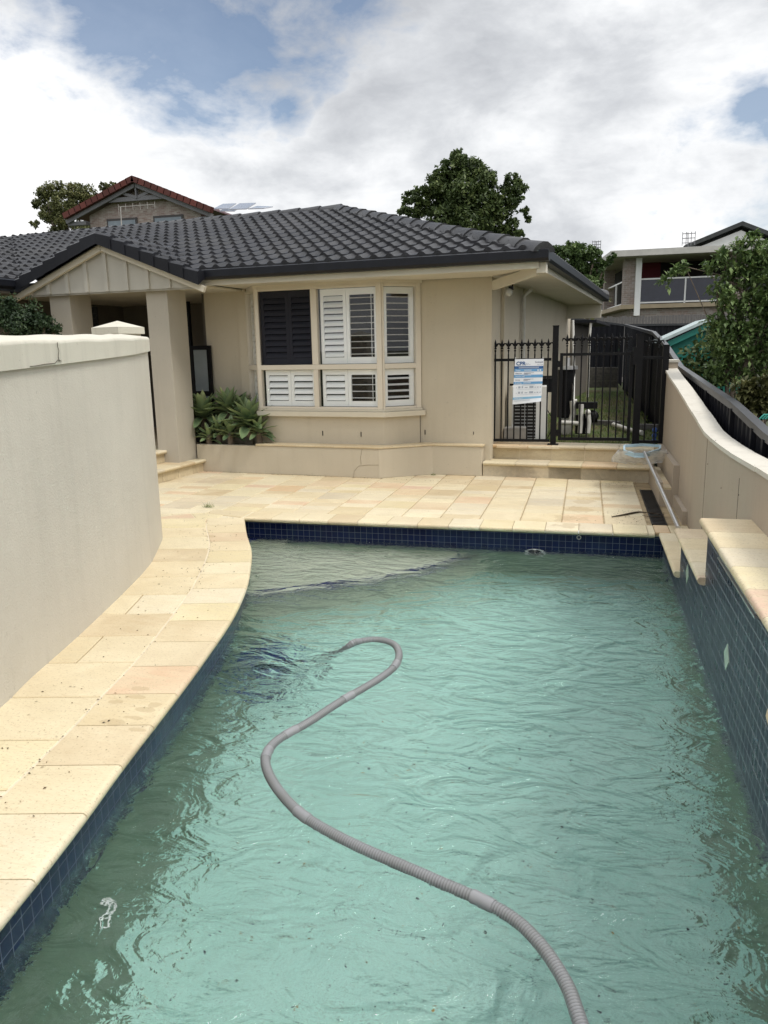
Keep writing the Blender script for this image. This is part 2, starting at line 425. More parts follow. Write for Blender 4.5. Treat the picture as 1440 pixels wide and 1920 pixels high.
def water_mat():
    mt, t, b, out = newmat('pool_water')
    p = pos(t)
    b.inputs['Base Color'].default_value = (.93, 1, .985, 1); b.inputs['Roughness'].default_value = .0
    b.inputs['IOR'].default_value = 1.333; b.inputs['Transmission Weight'].default_value = 1
    w1 = t.noise(t.mapping(p, scale=(1, 1.7, 1), rot=(0, 0, R(-24))), 3.2, 3, .5, 1.2)
    w2 = t.noise(t.mapping(p, scale=(1, 1.7, 1), rot=(0, 0, R(16))), 9, 4, .6, 1.0)
    w3 = t.noise(p, 26, 3, .6, .5)
    amp = t.ramp(t.noise(p, .9, 2, .5), [(.35, .45), (.65, 1.0)])
    h = t.math('ADD', t.math('MULTIPLY', w1, 1.0), t.math('MULTIPLY', t.math('MULTIPLY', w2, .24), amp))
    h = t.math('ADD', h, t.math('MULTIPLY', w3, .085))
    t.link(t.bump(h, 1.0, .084), b.inputs['Normal'])
    return mt
M_WATER = water_mat()

# ------------------------------------------------------------------ ground
WZ = -.205                                   # water level
PX1 = .74                                    # right pool wall face
PY1 = 7.34                                   # far pool wall face
M_SOIL = simple('soil', (.12, .09, .06), .95, var=.3, scale=4, bump=.3)
g = MB()
for a in [(-600, -6, -600, 900), (1.02, 600, -600, 900), (-6, 1.02, 12, 900), (-6, 1.02, -600, -3)]:
    g.box(a[0], a[1], a[2], a[3], -1.0, -.03)
M_GROUND = simple('rough_grass', (.055, .07, .028), .95, var=.4, scale=.8, bump=.4, bscale=30, dirt=((.12, .10, .06), .35, .5))
tag(g.build('ground', M_GROUND), kind='structure')
# paving bed (grout) around the pool
C0 = [Vector((x, y, 0)) for x, y in [(-3.42, 7.29), (-3.11, 6.66), (-2.80, 6.075), (-2.591, 5.593), (-2.382, 5.047), (-2.200, 4.432), (-2.065, 3.807), (-1.965, 3.284), (-1.85, 2.624), (-1.775, 2.244), (-1.715, 1.891), (-1.66, 1.5), (-1.58, .9), (-1.5, .1), (-1.45, -1)]]
CM = [Vector((x, y, 0)) for x, y in [(-3.90, 7.45), (-3.72, 7.02), (-3.452, 6.537), (-3.275, 6.222), (-3.137, 5.928), (-2.97, 5.512), (-2.85, 5.178), (-2.712, 4.763), (-2.437, 3.721), (-2.330, 3.166), (-2.265, 2.846), (-2.19, 2.355), (-2.10, 1.7), (-2.02, .8), (-1.93, -1)]]
CW = [Vector((x, y, 0)) for x, y in [(-4.10, 6.60), (-3.794, 6.294), (-3.59, 5.843), (-3.419, 5.437), (-3.245, 4.876), (-2.99, 3.92), (-2.846, 3.3), (-2.745, 2.925), (-2.62, 2.2), (-2.5, 1.2), (-2.4, -1)]]
c0 = catmull(C0, 6); cm_ = catmull(CM, 6); cw = catmull(CW, 6)
bed = MB()
bed.poly([(-7, 7.62, -.009), (1.0, 7.62, -.009), (1.0, 12, -.009), (-7, 12, -.009)])
off = [p + Vector((-.03, 0, 0)) for p in c0]
for a, b_ in zip(off, off[1:]):
    bed.quad((-7, a.y, -.009), (-7, b_.y, -.009), (b_.x, b_.y, -.009), (a.x, a.y, -.009))
bed.quad((-7, 7.29, -.009), (-3.42, 7.29, -.009), (-3.42, 7.62, -.009), (-7, 7.62, -.009))
bed.quad((-3.42, 7.33, -.009), (1.0, 7.33, -.009), (1.0, 7.62, -.009), (-3.42, 7.62, -.009))
tag(bed.build('paving_bed', M_GROUT), kind='structure')

def slab(mb, poly, top=0.0, gap=.0045, ch=.005, th=.03):
    """one paver: a chamfered flat stone from a convex polygon"""
    cx = sum(p[0] for p in poly)/len(poly); cy = sum(p[1] for p in poly)/len(poly)
    def inset(d):
        out = []
        n = len(poly)
        for i in range(n):
            p0 = Vector(poly[i-1][:2]); p = Vector(poly[i][:2]); p1 = Vector(poly[(i+1) % n][:2])
            e0 = (p-p0).normalized(); e1 = (p1-p).normalized()
            n0 = Vector((-e0.y, e0.x)); n1_ = Vector((-e1.y, e1.x))
            bs = (n0+n1_); L = bs.length
            if L < 1e-6: out.append(p+n0*d); continue
            bs /= L; out.append(p+bs*(d/max(.35, bs.dot(n0))))
        return out
    A = inset(gap); B_ = inset(gap+ch); top += random.uniform(-.0015, .0015)
    ia = [mb.vert((p.x, p.y, top-ch)) for p in A]; ib = [mb.vert((p.x, p.y, top)) for p in B_]; ic = [mb.vert((p.x, p.y, top-th)) for p in A]
    mb.cur = random.random()
    n = len(poly)
    for i in range(n):
        j = (i+1) % n
        mb.face([ia[i], ia[j], ib[j], ib[i]]); mb.face([ic[i], ic[j], ia[j], ia[i]])
    mb.face(ib)
def area(p): return .5*sum(p[i-1][0]*p[i][1]-p[i][0]*p[i-1][1] for i in range(len(p)))

pat = MB()
# main field: rows across, columns running in depth, a mix of half and whole stones
y0 = 7.625; rows = []
while y0 < 11.2:
    rows.append((y0, y0+.398)); y0 += .398
for r_, (ya, yb) in enumerate(rows):
    x = .62-.405*17
    while x < .60:
        cellx = (x, min(x+.405, .62))
        if random.random() < .45:
            ym = ya+.199
            cells = [(cellx[0], cellx[1], ya, ym), (cellx[0], cellx[1], ym, yb)]
        else: cells = [(cellx[0], cellx[1], ya, yb)]
        for (xa, xb, yy, yz) in cells:
            pl = [(xa, yy), (xb, yy), (xb, yz), (xa, yz)]
            pl = clip(pl, -.72, -.50, 3.08-.5*0+.0-.0) if False else pl
            if len(pl) > 2 and area(pl) > .004: slab(pat, pl, gap=.0052, ch=.007)
        x += .405
# beds left of the pool, laid at an angle beyond the curve
ca, sa = math.cos(R(38)), math.sin(R(38))
for i in range(-14, 14):
    for j in range(-14, 14):
        q = []
        for (a, b_) in ((i*.45+(j % 2)*.2, j*.38), (i*.45+.45+(j % 2)*.2, j*.38), (i*.45+.45+(j % 2)*.2, j*.38+.38), (i*.45+(j % 2)*.2, j*.38+.38)):
            q.append((-4.6+a*ca-b_*sa, 7.0+a*sa+b_*ca))
        for cl in ((1, 0, -3.70), (-1, 0, 6.2), (0, 1, 7.622), (0, -1, -5.6), (.6, -.8, -7.75)):
            if len(q) > 2: q = clip(q, *cl)
        if len(q) > 2 and area(q) > .006: slab(pat, q, top=-.004)
# walkway strips: every cross joint runs the same way, square to the picture of a mason's line laid across
SD = Vector((math.cos(R(13.6)), math.sin(R(13.6)), 0)); SN = Vector((-SD.y, SD.x, 0))
def at_level(pts, t):
    for p, q in zip(pts, pts[1:]):
        tp, tq_ = p.dot(SN), q.dot(SN)
        if (tp-t)*(tq_-t) <= 0 and tp != tq_: return p.lerp(q, (tp-t)/(tp-tq_))
    return None
def ext(pts): return [pts[0]+(pts[0]-pts[1]).normalized()*1.5]+pts+[pts[-1]+(pts[-1]-pts[-2]).normalized()*1.5]
cw_l = ext([p + Vector((-.12, 0, 0)) for p in catmull([Vector((-4.5, 7.2, 0))]+CW[1:], 6)]); cmx = ext(cm_)
t = 7.9; lev = []
while t > -.4: lev.append(t); t -= .43+random.uniform(-.03, .03)
for t1, t0 in zip(lev, lev[1:]):
    ts = [lerp(t0, t1, k/3) for k in range(4)]
    ri = [at_level(cmx, t) for t in ts]; le = [at_level(cw_l, t) for t in ts]
    if any(p is None for p in ri+le): continue
    if min(p.y for p in ri+le) > 7.5: continue
    ri = [Vector((p.x, min(p.y, 7.60), 0)) for p in ri]; le = [Vector((p.x, min(p.y, 7.60), 0)) for p in le]
    pl = [tuple(p[:2]) for p in ri]+[tuple(p[:2]) for p in le[::-1]]
    cut = random.random() < .22
    if cut:
        mi = [r.lerp(l, .55) for r, l in zip(ri, le)]
        for A, B_ in ((ri, mi), (mi, le)): slab(pat, [tuple(p[:2]) for p in A]+[tuple(p[:2]) for p in B_[::-1]])
    else: slab(pat, pl)
tag(pat.build('patio_paving', M_STONE), kind='structure')

# ------------------------------------------------------------------ pool coping (bullnose)
PROF = [(-.004, -.046), (.012, -.050), (.030, -.046), (.043, -.034), (.047, -.020), (.043, -.008), (.034, -.001), (.022, 0)]
def coping_cell(mb, inner, outer, z=0):
    """inner: points on wall line, pool side; outer: matching back points. nose sticks out past inner."""
    mb.cur = random.random(); rows = []
    for a, b_ in zip(inner, outer):
        d = (a-b_); d.z = 0; d.normalize()
        row = [mb.vert((b_.x, b_.y, z-.05)), mb.vert((b_.x, b_.y, z-.004)), mb.vert((b_.x+d.x*.005, b_.y+d.y*.005, z))]
        for (o, h) in PROF[::-1]:
            q = a + d*(o)
            row.append(mb.vert((q.x, q.y, z+h)))
        rows.append(row)
    mb.smooth = False
    for r0, r1 in zip(rows, rows[1:]):
        for k in range(len(r0)-1):
            mb.smooth = k > 2
            if k == 2: mb.face([mb.dupv(r0[k]), mb.dupv(r0[k+1]), mb.dupv(r1[k+1]), mb.dupv(r1[k])])
            else: mb.face([r0[k], r0[k+1], r1[k+1], r1[k]])
    mb.smooth = False
    mb.face([mb.dupv(i) for i in rows[0]]); mb.face([mb.dupv(i) for i in rows[-1][::-1]])
cop = MB()
WALL = [p + Vector((-.047, 0, 0)) for p in c0]      # tile wall line under the nose
wlx = ext(WALL); wlx[0] = WALL[0]; mlx = ext([p+Vector((.004, 0, 0)) for p in cm_])
t = WALL[0].dot(SN)-.006; lev = []
while t > -.4: lev.append(t); t -= .355+random.uniform(-.02, .02)
for t1, t0 in zip(lev, lev[1:]):
    ts = [lerp(t0+.003, t1-.003, k/4) for k in range(5)]
    ia = [at_level(wlx, t) for t in ts]; ob = [at_level(mlx, t) for t in ts]
    if any(p is None for p in ia+ob): continue
    if random.random() < .2 and t1 < 5:
        mi = [p.lerp(q, .62) for p, q in zip(ia, ob)]
        coping_cell(cop, ia, mi); slab(cop, [tuple(p[:2]) for p in mi]+[tuple(p[:2]) for p in ob[::-1]])
    else: coping_cell(cop, ia, ob)
x = .692-.31*13.3
while x < .68:
    xa, xb = max(x, -3.46), min(x+.31, .985)
    if x+.31 > .64: xb = .66
    coping_cell(cop, [Vector((xb-.003, PY1, 0)), Vector((xa+.003, PY1, 0))], [Vector((xb-.003, 7.62, 0)), Vector((xa+.003, 7.62, 0))])
    x += .31
# corner infill stones at the tip of the curve
cop.cur = .4; cop.quad((-5.4, 7.0, -.0085), (-3.6, 7.0, -.0085), (-3.44, 7.3, -.0085), (-5.4, 7.3, -.0085)); cop.quad((-5.4, 7.3, -.0085), (-3.43, 7.3, -.0085), (-3.43, 7.64, -.0085), (-5.4, 7.64, -.0085))
slab(cop, [(-3.93, 7.44), (-3.47, 7.31), (-3.47, 7.618), (-3.93, 7.618)], 0)
slab(cop, [(-4.7, 7.22), (-3.94, 7.44), (-3.94, 7.618), (-4.7, 7.618)], -.001)
tag(cop.build('pool_coping', M_STONE), kind='structure')
wg_ = MB()
mj = [p for p in resample(cm_, .08)]
for a, b_ in zip(mj, mj[1:]):
    n_ = Vector((-(b_-a).y, (b_-a).x, 0)).normalized()*.008
    wg_.quad(a-n_+Vector((0, 0, -.0035)), b_-n_+Vector((0, 0, -.0035)), b_+n_+Vector((0, 0, -.0035)), a+n_+Vector((0, 0, -.0035)))
tag(wg_.build('mortar_joint', M_WHITEGROUT), kind='structure')

# ------------------------------------------------------------------ pool basin
FZ0, FZ1 = -1.25, -1.62                       # floor height far / near
TB = -.36
NEARY = .2
bas = MB(); tb = MB(); bfl = MB()
line = [p for p in WALL if p.y > NEARY]+[Vector((WALL[-1].x-.02, NEARY, 0))]
line = [Vector((-3.46, PY1, 0))]+line[1:]
s_ = 0
def fz(y): return lerp(FZ1, FZ0, max(0, min(1, (y-.5)/6.5)))
for a, b_ in zip(line, line[1:]):
    L = (b_-a).length
    tb.smooth = True
    tb.quad((a.x, a.y, TB), (b_.x, b_.y, TB), (b_.x, b_.y, -.045), (a.x, a.y, -.045), uv=[(s_, TB), (s_+L, TB), (s_+L, -.045), (s_, -.045)])
    tb.smooth = False
    bas.quad((a.x+.004, a.y, fz(a.y)-.05), (b_.x+.004, b_.y, fz(b_.y)-.05), (b_.x+.004, b_.y, TB), (a.x+.004, a.y, TB))
    s_ += L
tb.quad((-3.46, PY1, TB), (-3.46, PY1, -.045), (.9, PY1, -.045), (.9, PY1, TB), uv=[(0, TB), (0, -.045), (4.36, -.045), (4.36, TB)])
bas.quad((-3.46, PY1-.002, -1.9), (-3.46, PY1-.002, TB), (.9, PY1-.002, TB), (.9, PY1-.002, -1.9))
bas.quad((PX1+.002, PY1, TB), (PX1+.002, PY1, -1.9), (PX1+.002, NEARY, -1.9), (PX1+.002, NEARY, TB))
bas.quad((-2, NEARY, -1.9), (PX1+.1, NEARY, -1.9), (PX1+.1, NEARY, -.05), (-2, NEARY, -.05))
for i in range(14):
    ya, yb = lerp(NEARY, PY1, i/14), lerp(NEARY, PY1, (i+1)/14)
    bfl.quad((-3.6, ya, fz(ya)), (PX1+.1, ya, fz(ya)), (PX1+.1, yb, fz(yb)), (-3.6, yb, fz(yb)))
basin = thing('pool_basin', (-1, 4, -1.7), None, None); basin['kind'] = 'structure'
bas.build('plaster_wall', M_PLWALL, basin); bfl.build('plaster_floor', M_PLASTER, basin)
tb.build('waterline_tiles', M_TILE, basin)
# swim-out ledge with tiled edge and the small top step
def under(x, y, z):                           # picture ray bent at the water surface, carried to depth z
    p = atZ(x, y, WZ); d = ray(x, y).normalized(); n_ = Vector((0, 0, 1)); c1 = -d.dot(n_); eta = 1/1.333
    c2 = math.sqrt(1-eta*eta*(1-c1*c1)); q = d*eta+n_*(eta*c1-c2); return p+q*((z-WZ)/q.z)
LZ = -.52
led = [under(x, y, LZ) for x, y in [(915, 1031), (870, 1046), (800, 1066), (720, 1083), (620, 1098), (540, 1108), (440, 1120)]]
led = catmull(led, 6)
lb = MB()
poly = [(p.x, p.y) for p in led]
lb.prism([(-3.5, led[-1].y-.05)]+poly[::-1]+[(poly[0][0]+.02, PY1-.004), (-3.5, PY1-.004)][0:2], -1.9, LZ)
lb.build('swim_ledge', M_LEDGE, basin)
lt = MB(); s_ = 0
for a, b_ in zip(led, led[1:]):
    d = (b_-a); L = d.length; nn = Vector((-d.y, d.x, 0)).normalized()*.055
    if nn.y < 0: nn = -nn
    up = Vector((0, 0, .006)); lt.quad(a+up, a+nn+up, b_+nn+up, b_+up, uv=[(s_, 0), (s_, .0615), (s_+L, .0615), (s_+L, 0)])
    o_ = -nn*.06; lt.quad(a+o_+up, b_+o_+up, b_+o_-Vector((0, 0, .06)), a+o_-Vector((0, 0, .06)), uv=[(s_, 0), (s_+L, 0), (s_+L, .0615), (s_, .0615)])
    s_ += L
lt.build('ledge_tile_trim', M_TRIM, basin)
SZ = -.33
sp_ = catmull([under(x, y, SZ) for x, y in [(560, 998), (525, 1004), (490, 1011), (440, 1017)]], 5)
sb = MB(); sb.prism([(-3.5, sp_[-1].y)]+[(p.x, p.y) for p in sp_[::-1]]+[(sp_[0].x, PY1-.006), (-3.5, PY1-.006)], -.6, SZ)
sb.build('entry_step', M_LEDGE, basin)
st = MB(); s_ = 0
for a, b_ in zip(sp_, sp_[1:]):
    d = (b_-a); L = d.length; nn = Vector((-d.y, d.x, 0)).normalized()*.062
    if nn.y < 0: nn = -nn
    up = Vector((0, 0, .006)); st.quad(a+up, a+nn+up, b_+nn+up, b_+up, uv=[(s_, 0), (s_, .0615), (s_+L, .0615), (s_+L, 0)]); s_ += L
st.build('step_tile_trim', M_TRIM, basin)
# suction fitting and return eye on the far wall
fit = MB(); c = atY(1085.5, 1007.5, PY1)
fit.xf = Matrix.Translation(c) @ Matrix.Rotation(R(90), 4, 'X')
fit.tube([(.018*math.cos(a), .018*math.sin(a), .004) for a in [2*math.pi*k/16 for k in range(17)]], .004, 6, False)
fit.build('return_eye', simple('fitting_grey', (.45, .45, .42), .4), basin)
sk = MB(); c = under(1003, 1034, -.31)
sk.xf = Matrix.Translation((c.x, PY1-.03, -.30)) @ Matrix.Rotation(R(90), 4, 'X')
sk.tube([(.085*math.cos(a), .085*math.sin(a), 0) for a in [2*math.pi*k/24 for k in range(25)]], .012, 8, False)
sk.build('skimmer_ring', M_WHITE, basin)
sk = MB(); sk.xf = Matrix.Translation((c.x, PY1-.025, -.30)) @ Matrix.Rotation(R(90), 4, 'X'); sk.cyl((0, 0, 0), .08, .01)
sk.build('skimmer_mouth', M_DARK, basin)

wt = MB(); wt.smooth = True
wt.poly([(-3.455, PY1-.001, WZ)]+[(p.x+.001, p.y, WZ) for p in line[1:]]+[(PX1-.001, NEARY, WZ), (PX1-.001, PY1-.001, WZ)])
wt.smooth = False
tag(wt.build('pool_water', M_WATER), kind='structure')

# ------------------------------------------------------------------ stepped raised wall along the right of the pool
rw = thing('raised_pool_wall', (.9, 5, 0), 'stepped blue mosaic wall with sandstone coping along the right side of the pool', 'pool wall')
B1, B2, B3 = 6.06, 4.86, NEARY
tw = MB()
def tq(y0_, y1_, z0_, z1_, X=PX1): tw.quad((X, y1_, z0_), (X, y1_, z1_), (X, y0_, z1_), (X, y0_, z0_), uv=[(y1_, z0_), (y1_, z1_), (y0_, z1_), (y0_, z0_)])
tq(NEARY, B2, TB, .612); tq(B2, B1, TB, .262); tq(B1, PY1, TB, -.045)
tw.build('mosaic_face', M_TILER, rw)
core = MB()
core.box(PX1+.004, 1.06, B2+.002, B1-.002, -1.9, .262); core.box(PX1+.004, 1.06, -1, B2, -1.9, .612)
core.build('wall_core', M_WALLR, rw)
for (ya, yb, z, xb, stp) in ((B1-.02, PY1-.02, 0, 1.03, .31), (B2-.03, B1+.10, .31, 1.03, .32), (NEARY-1, B2+.06, .66, .99, .36)):
    c_ = MB(); y = yb
    while y > ya+.01:
        y2 = max(y-stp, ya)
        coping_cell(c_, [Vector((PX1, y-.002, 0)), Vector((PX1, y2+.002, 0))], [Vector((xb, y-.002, 0)), Vector((xb, y2+.002, 0))], z)
        y = y2
    c_.build('coping', M_STONE, rw)
for (x, y, sz) in ((1289, 1076, .062), (1363, 1232, .062)):
    c = atX(x, y, PX1); d = MB(); s2 = sz*1.15
    d.prism([(0, 0)]*0 or [(-.5, -.5), (.5, -.5), (.5, .5), (-.5, .5)], 0, 1)
    d = MB()
    a = [(PX1-.004, c.y, c.z-s2), (PX1-.004, c.y-s2, c.z), (PX1-.004, c.y, c.z+s2), (PX1-.004, c.y+s2, c.z)]
    d.poly(a)
    b4 = [(PX1+.001, p[1], p[2]) for p in a]
    for k in range(4): d.quad(a[k], a[(k+1) % 4], b4[(k+1) % 4], b4[k])
    d.build('accent_tile', simple('accent_tile_green', (.42, .52, .42), .3, var=.1, scale=30), rw)
sp = MB(); a = atX(1345, 1034, PX1-.03); b_ = atX(1415, 1132, PX1-.03)
sp.box(PX1-.028, PX1-.002, b_.y, a.y, .570, .578); sp.box(PX1-.022, PX1-.002, b_.y, a.y, .588, .594)
sp.build('water_spout', M_ALU, rw)
ed = MB(); ed.box(PX1-.012, PX1+.06, B1-.035, B1-.021, -.045-.0, .255); ed.box(PX1-.012, PX1+.06, B2+.062, B2+.075, .31, .60)
nb = MB(); cN = atX(1437, 1315, .70); nb.ball((.735, cN.y-.12, .33), .05, .16, .03); nb.build('stone_lip', M_STONE, rw)

# ------------------------------------------------------------------ curved rendered wall on the left
lw = thing('curved_garden_wall', (-3, 4, 0), 'tall curved cream rendered wall with cracked thick cap beside the paved walkway', 'garden wall')
inner = [p for p in catmull([Vector((-2.4, -1, 0))]+CW[1:-1][::-1]+[Vector((-3.90, 6.42, 0)), Vector((-4.05, 6.53, 0)), Vector((-4.22, 6.66, 0))], 7)]
inner = resample(inner, .06)
def offs(pts, d):
    out = []
    for i, p in enumerate(pts):
        t = (pts[min(i+1, len(pts)-1)]-pts[max(i-1, 0)]).normalized(); out.append(p+Vector((-t.y, t.x, 0))*d)
    return out
outer = offs(inner, .22)
def ctop(y): return lerp(1.735, 1.845, max(0, min(1, (y-1.5)/4.9)))
def cbot(y): return lerp(1.585, 1.725, max(0, min(1, (y-2.0)/4.4)))
body = MB(); body.smooth = True
for i in range(len(inner)-1):
    a, b_, c, d = inner[i], inner[i+1], outer[i+1], outer[i]
    body.quad((a.x, a.y, -.1), (a.x, a.y, cbot(a.y)+.02), (b_.x, b_.y, cbot(b_.y)+.02), (b_.x, b_.y, -.1))
    body.quad((c.x, c.y, -.1), (c.x, c.y, cbot(c.y)+.02), (d.x, d.y, cbot(d.y)+.02), (d.x, d.y, -.1))
body.smooth = False
body.build('wall_face', M_WALLL, lw)
cap = MB(); ci = offs(inner, -.022); co = offs(inner, .242); rows = []
for i in range(len(inner)):
    a, b_ = ci[i], co[i]; yb = inner[i].y; t = (b_-a)
    zt = ctop(yb)+.003*math.sin(yb*9); zb = cbot(yb)
    pr = [(0, zb), (0, zt-.022), (.02, zt-.006), (.07, zt), (.9, zt+.028), (.97, zt+.02), (1, zt), (1, zb)]
    rows.append([cap.vert((a.x+t.x*k, a.y+t.y*k, z)) for k, z in pr])
for r0, r1 in zip(rows, rows[1:]):
    for k in range(len(pr)):
        cap.smooth = 0 < k < 6; cap.face([r0[k], r0[(k+1) % len(pr)], r1[(k+1) % len(pr)], r1[k]])
cap.smooth = False; cap.face(rows[-1][::-1]); cap.build('wall_cap', M_CAPL, lw)
# crack in the cap: a thin dark groove line lying on the face
ck = MB()
def facept(x, y, push=.004):
    # point of the cap's pool-side face under a place along the wall
    best = None
    for i in range(len(ci)-1):
        q = CP + (ci[i]-CP)*1; 
    d = ray(x, y); best = None
    for i in range(len(ci)-1):
        a, b_ = ci[i], ci[i+1]; e = b_-a; n_ = Vector((-e.y, e.x, 0)).normalized()
        den = d.dot(n_)
        if abs(den) < 1e-6: continue
        tt = (a-CP).dot(n_)/den; P = CP+d*tt; s2 = (P-a).dot(e)/e.dot(e)
        if tt > 0 and -.01 <= s2 <= 1.01: best = P-n_*push; break
    return best
for path in ([(106, 642), (107, 650), (109, 658), (108, 668), (110, 677)], [(114, 677), (107, 675), (102, 681), (92, 682), (82, 683), (66, 686), (55, 687)]):
    pts = [facept(*p) for p in path]
    pts = [p for p in pts if p is not None]
    if len(pts) > 1: ck.tube(pts, .0022, 4)
if ck.v: ck.build('crack', simple('crack_dark', (.10, .09, .07), .9), lw)
# pier with pyramid cap
PC = Vector((atY(221, 612, 7.02).x, 7.02, 0))
pr_ = MB(Matrix.Translation(PC) @ Matrix.Rotation(R(-12), 4, 'Z'))
pr_.box(-.15, .15, -.15, .15, -.1, 1.895)
pier = pr_.build('gate_pier', M_WALLL, None, loc=PC)
tag(pier, 'square cream pier with a pyramid cap at the end of the curved wall', 'pier')
pc = MB(pr_.xf); h_ = .178
pc.box(-h_, h_, -h_, h_, 1.895, 1.958)
i = [pc.vert(p) for p in ((-h_-.001, -h_-.001, 1.9585), (h_+.001, -h_-.001, 1.9585), (h_+.001, h_+.001, 1.9585), (-h_-.001, h_+.001, 1.9585))]; tp = pc.vert((0, 0, 2.025))
for k in range(4): pc.face([i[k], i[(k+1) % 4], tp])
pc.build('pyramid_cap', M_CAPL, pier)

# ------------------------------------------------------------------ house
house = thing('house', HB, 'single storey cream rendered house with black tiled hip roof behind the pool', 'house')
T = .12
def seg_wall(mb, a, b_, z0, z1, t=T):
    a = Vector((*a, 0)); b_ = Vector((*b_, 0)); d = (b_-a).normalized(); n_ = Vector((-d.y, d.x, 0))
    mb.prism([(a.x, a.y), (b_.x, b_.y), (b_.x+n_.x*t, b_.y+n_.y*t), (a.x+n_.x*t, a.y+n_.y*t)], z0, z1)
CEIL = 2.585
hw = MB(HM)
seg_wall(hw, (.385, .62), (1.37, .62), -.05, CEIL)
seg_wall(hw, (1.37, .742), (1.37, 2.0), -.05, CEIL); seg_wall(hw, (1.37, 2.002), (1.37, 9.2), -.05, CEIL)
seg_wall(hw, (-2.95, .62), (-2.22, .62), -.05, CEIL)
hw.prism([(-2.22, .60), (-1.86, .22), (-.01, .22), (.385, .60)], -.05, .80)
seg_wall(hw, (-2.29, .612), (-2.22, .612), .8, CEIL, .13)
hw.build('wall', M_HOUSE, house)
for bx_ in ((-2.36, -2.22, .56, .617, .3, CEIL-.003), (1.373, 1.42, 1.20, 1.32, -.05, CEIL-.003), (1.373, 1.40, 2.9, 2.98, -.05, CEIL-.004)):
    pil = MB(HM); pil.box(*bx_); pil.build('pilaster', M_HOUSE, house)
pw = MB(HM)
seg_wall(pw, (-2.95, .745), (-2.95, 2.6), -.05, CEIL); seg_wall(pw, (-6.2, 2.6), (-2.96, 2.6), -.05, CEIL); seg_wall(pw, (-6.2, -3), (-6.2, 2.59), -.05, CEIL)
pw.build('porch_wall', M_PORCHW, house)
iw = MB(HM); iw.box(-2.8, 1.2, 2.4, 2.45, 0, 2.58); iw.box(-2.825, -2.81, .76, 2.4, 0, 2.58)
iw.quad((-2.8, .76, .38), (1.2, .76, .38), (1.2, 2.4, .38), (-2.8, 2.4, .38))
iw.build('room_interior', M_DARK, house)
sill = MB(HM)
sill.prism([(-2.24, .62), (-2.25, .575), (-1.90, .15), (.03, .15), (.47, .575), (.47, .619)], .802, .872)
sill.prism([(-2.23, .60), (-1.885, .18), (.01, .18), (.43, .59), (.40, .60)], .874, .905)
sill.build('window_sill', M_HTRIM, house, bevel=.004)
for (x, y) in ((605, 812), (677, 814), (797, 810)):
    p = hv(x, y, .2175); wh = MB(HM)
    if x < 790: wh.box(p.x-.006, p.x+.006, .214, .2195, p.z-.035, p.z+.03)
    else:
        p = hv(x, y, .619); wh.box(p.x-.006, p.x+.006, .614, .6195, p.z-.035, p.z+.03)
    wh.build('weep_hole', M_DARK, house)
p = hv(888, 812, .619); wh = MB(HM); wh.box(p.x-.004, p.x+.004, .615, .6195, p.z-.02, p.z+.02)
wh.build('weep_hole', M_DARK, house)

# bay window
def glass_mat(name='window_glass', tint=(.98, .99, .99)):
    mt, t, b, out = newmat(name); t.n.remove(b)
    tr = t.node('ShaderNodeBsdfTransparent'); tr.inputs[0].default_value = rgb(tint)
    gl_ = t.node('ShaderNodeBsdfGlossy'); gl_.inputs['Roughness'].default_value = .01
    gn = t.node('ShaderNodeNewGeometry'); cs = t.math('ABSOLUTE', t.vmath('DOT_PRODUCT', gn.outputs['Normal'], gn.outputs['Incoming']))
    fv = t.math('ADD', .045, t.math('MULTIPLY', .955, t.math('POWER', t.math('SUBTRACT', 1.0, cs, clamp=True), 5.0)))
    mx = t.node('ShaderNodeMixShader'); t.link(t.math('MULTIPLY', fv, 1.6, clamp=True), mx.inputs[0]); t.link(tr.outputs[0], mx.inputs[1]); t.link(gl_.outputs[0], mx.inputs[2])
    t.link(mx.outputs[0], out.inputs[0]); return mt
M_GLASS = glass_mat()
def screen_mat():
    mt, t, b, out = newmat('insect_screen'); t.n.remove(b)
    tr = t.node('ShaderNodeBsdfTransparent'); tr.inputs[0].default_value = (.42, .42, .46, 1)
    df = t.node('ShaderNodeBsdfDiffuse'); df.inputs[0].default_value = (.012, .013, .018, 1)
    mx = t.node('ShaderNodeMixShader'); mx.inputs[0].default_value = .28; t.link(tr.outputs[0], mx.inputs[1]); t.link(df.outputs[0], mx.inputs[2])
    t.link(mx.outputs[0], out.inputs[0]); return mt
M_SCREEN = screen_mat()
bay = bpy.data.objects.new('bay_window', None); COL.objects.link(bay); bay.parent = house
def segx(a, b_):
    a = Vector((*a, 0)); b_ = Vector((*b_, 0)); d = (b_-a); L = d.length; ang = math.atan2(d.y, d.x)
    return HM @ Matrix.Translation(a) @ Matrix.Rotation(ang, 4, 'Z'), L
ZB, ZT, ZM = .905, 2.545, 1.475
fr = MB()
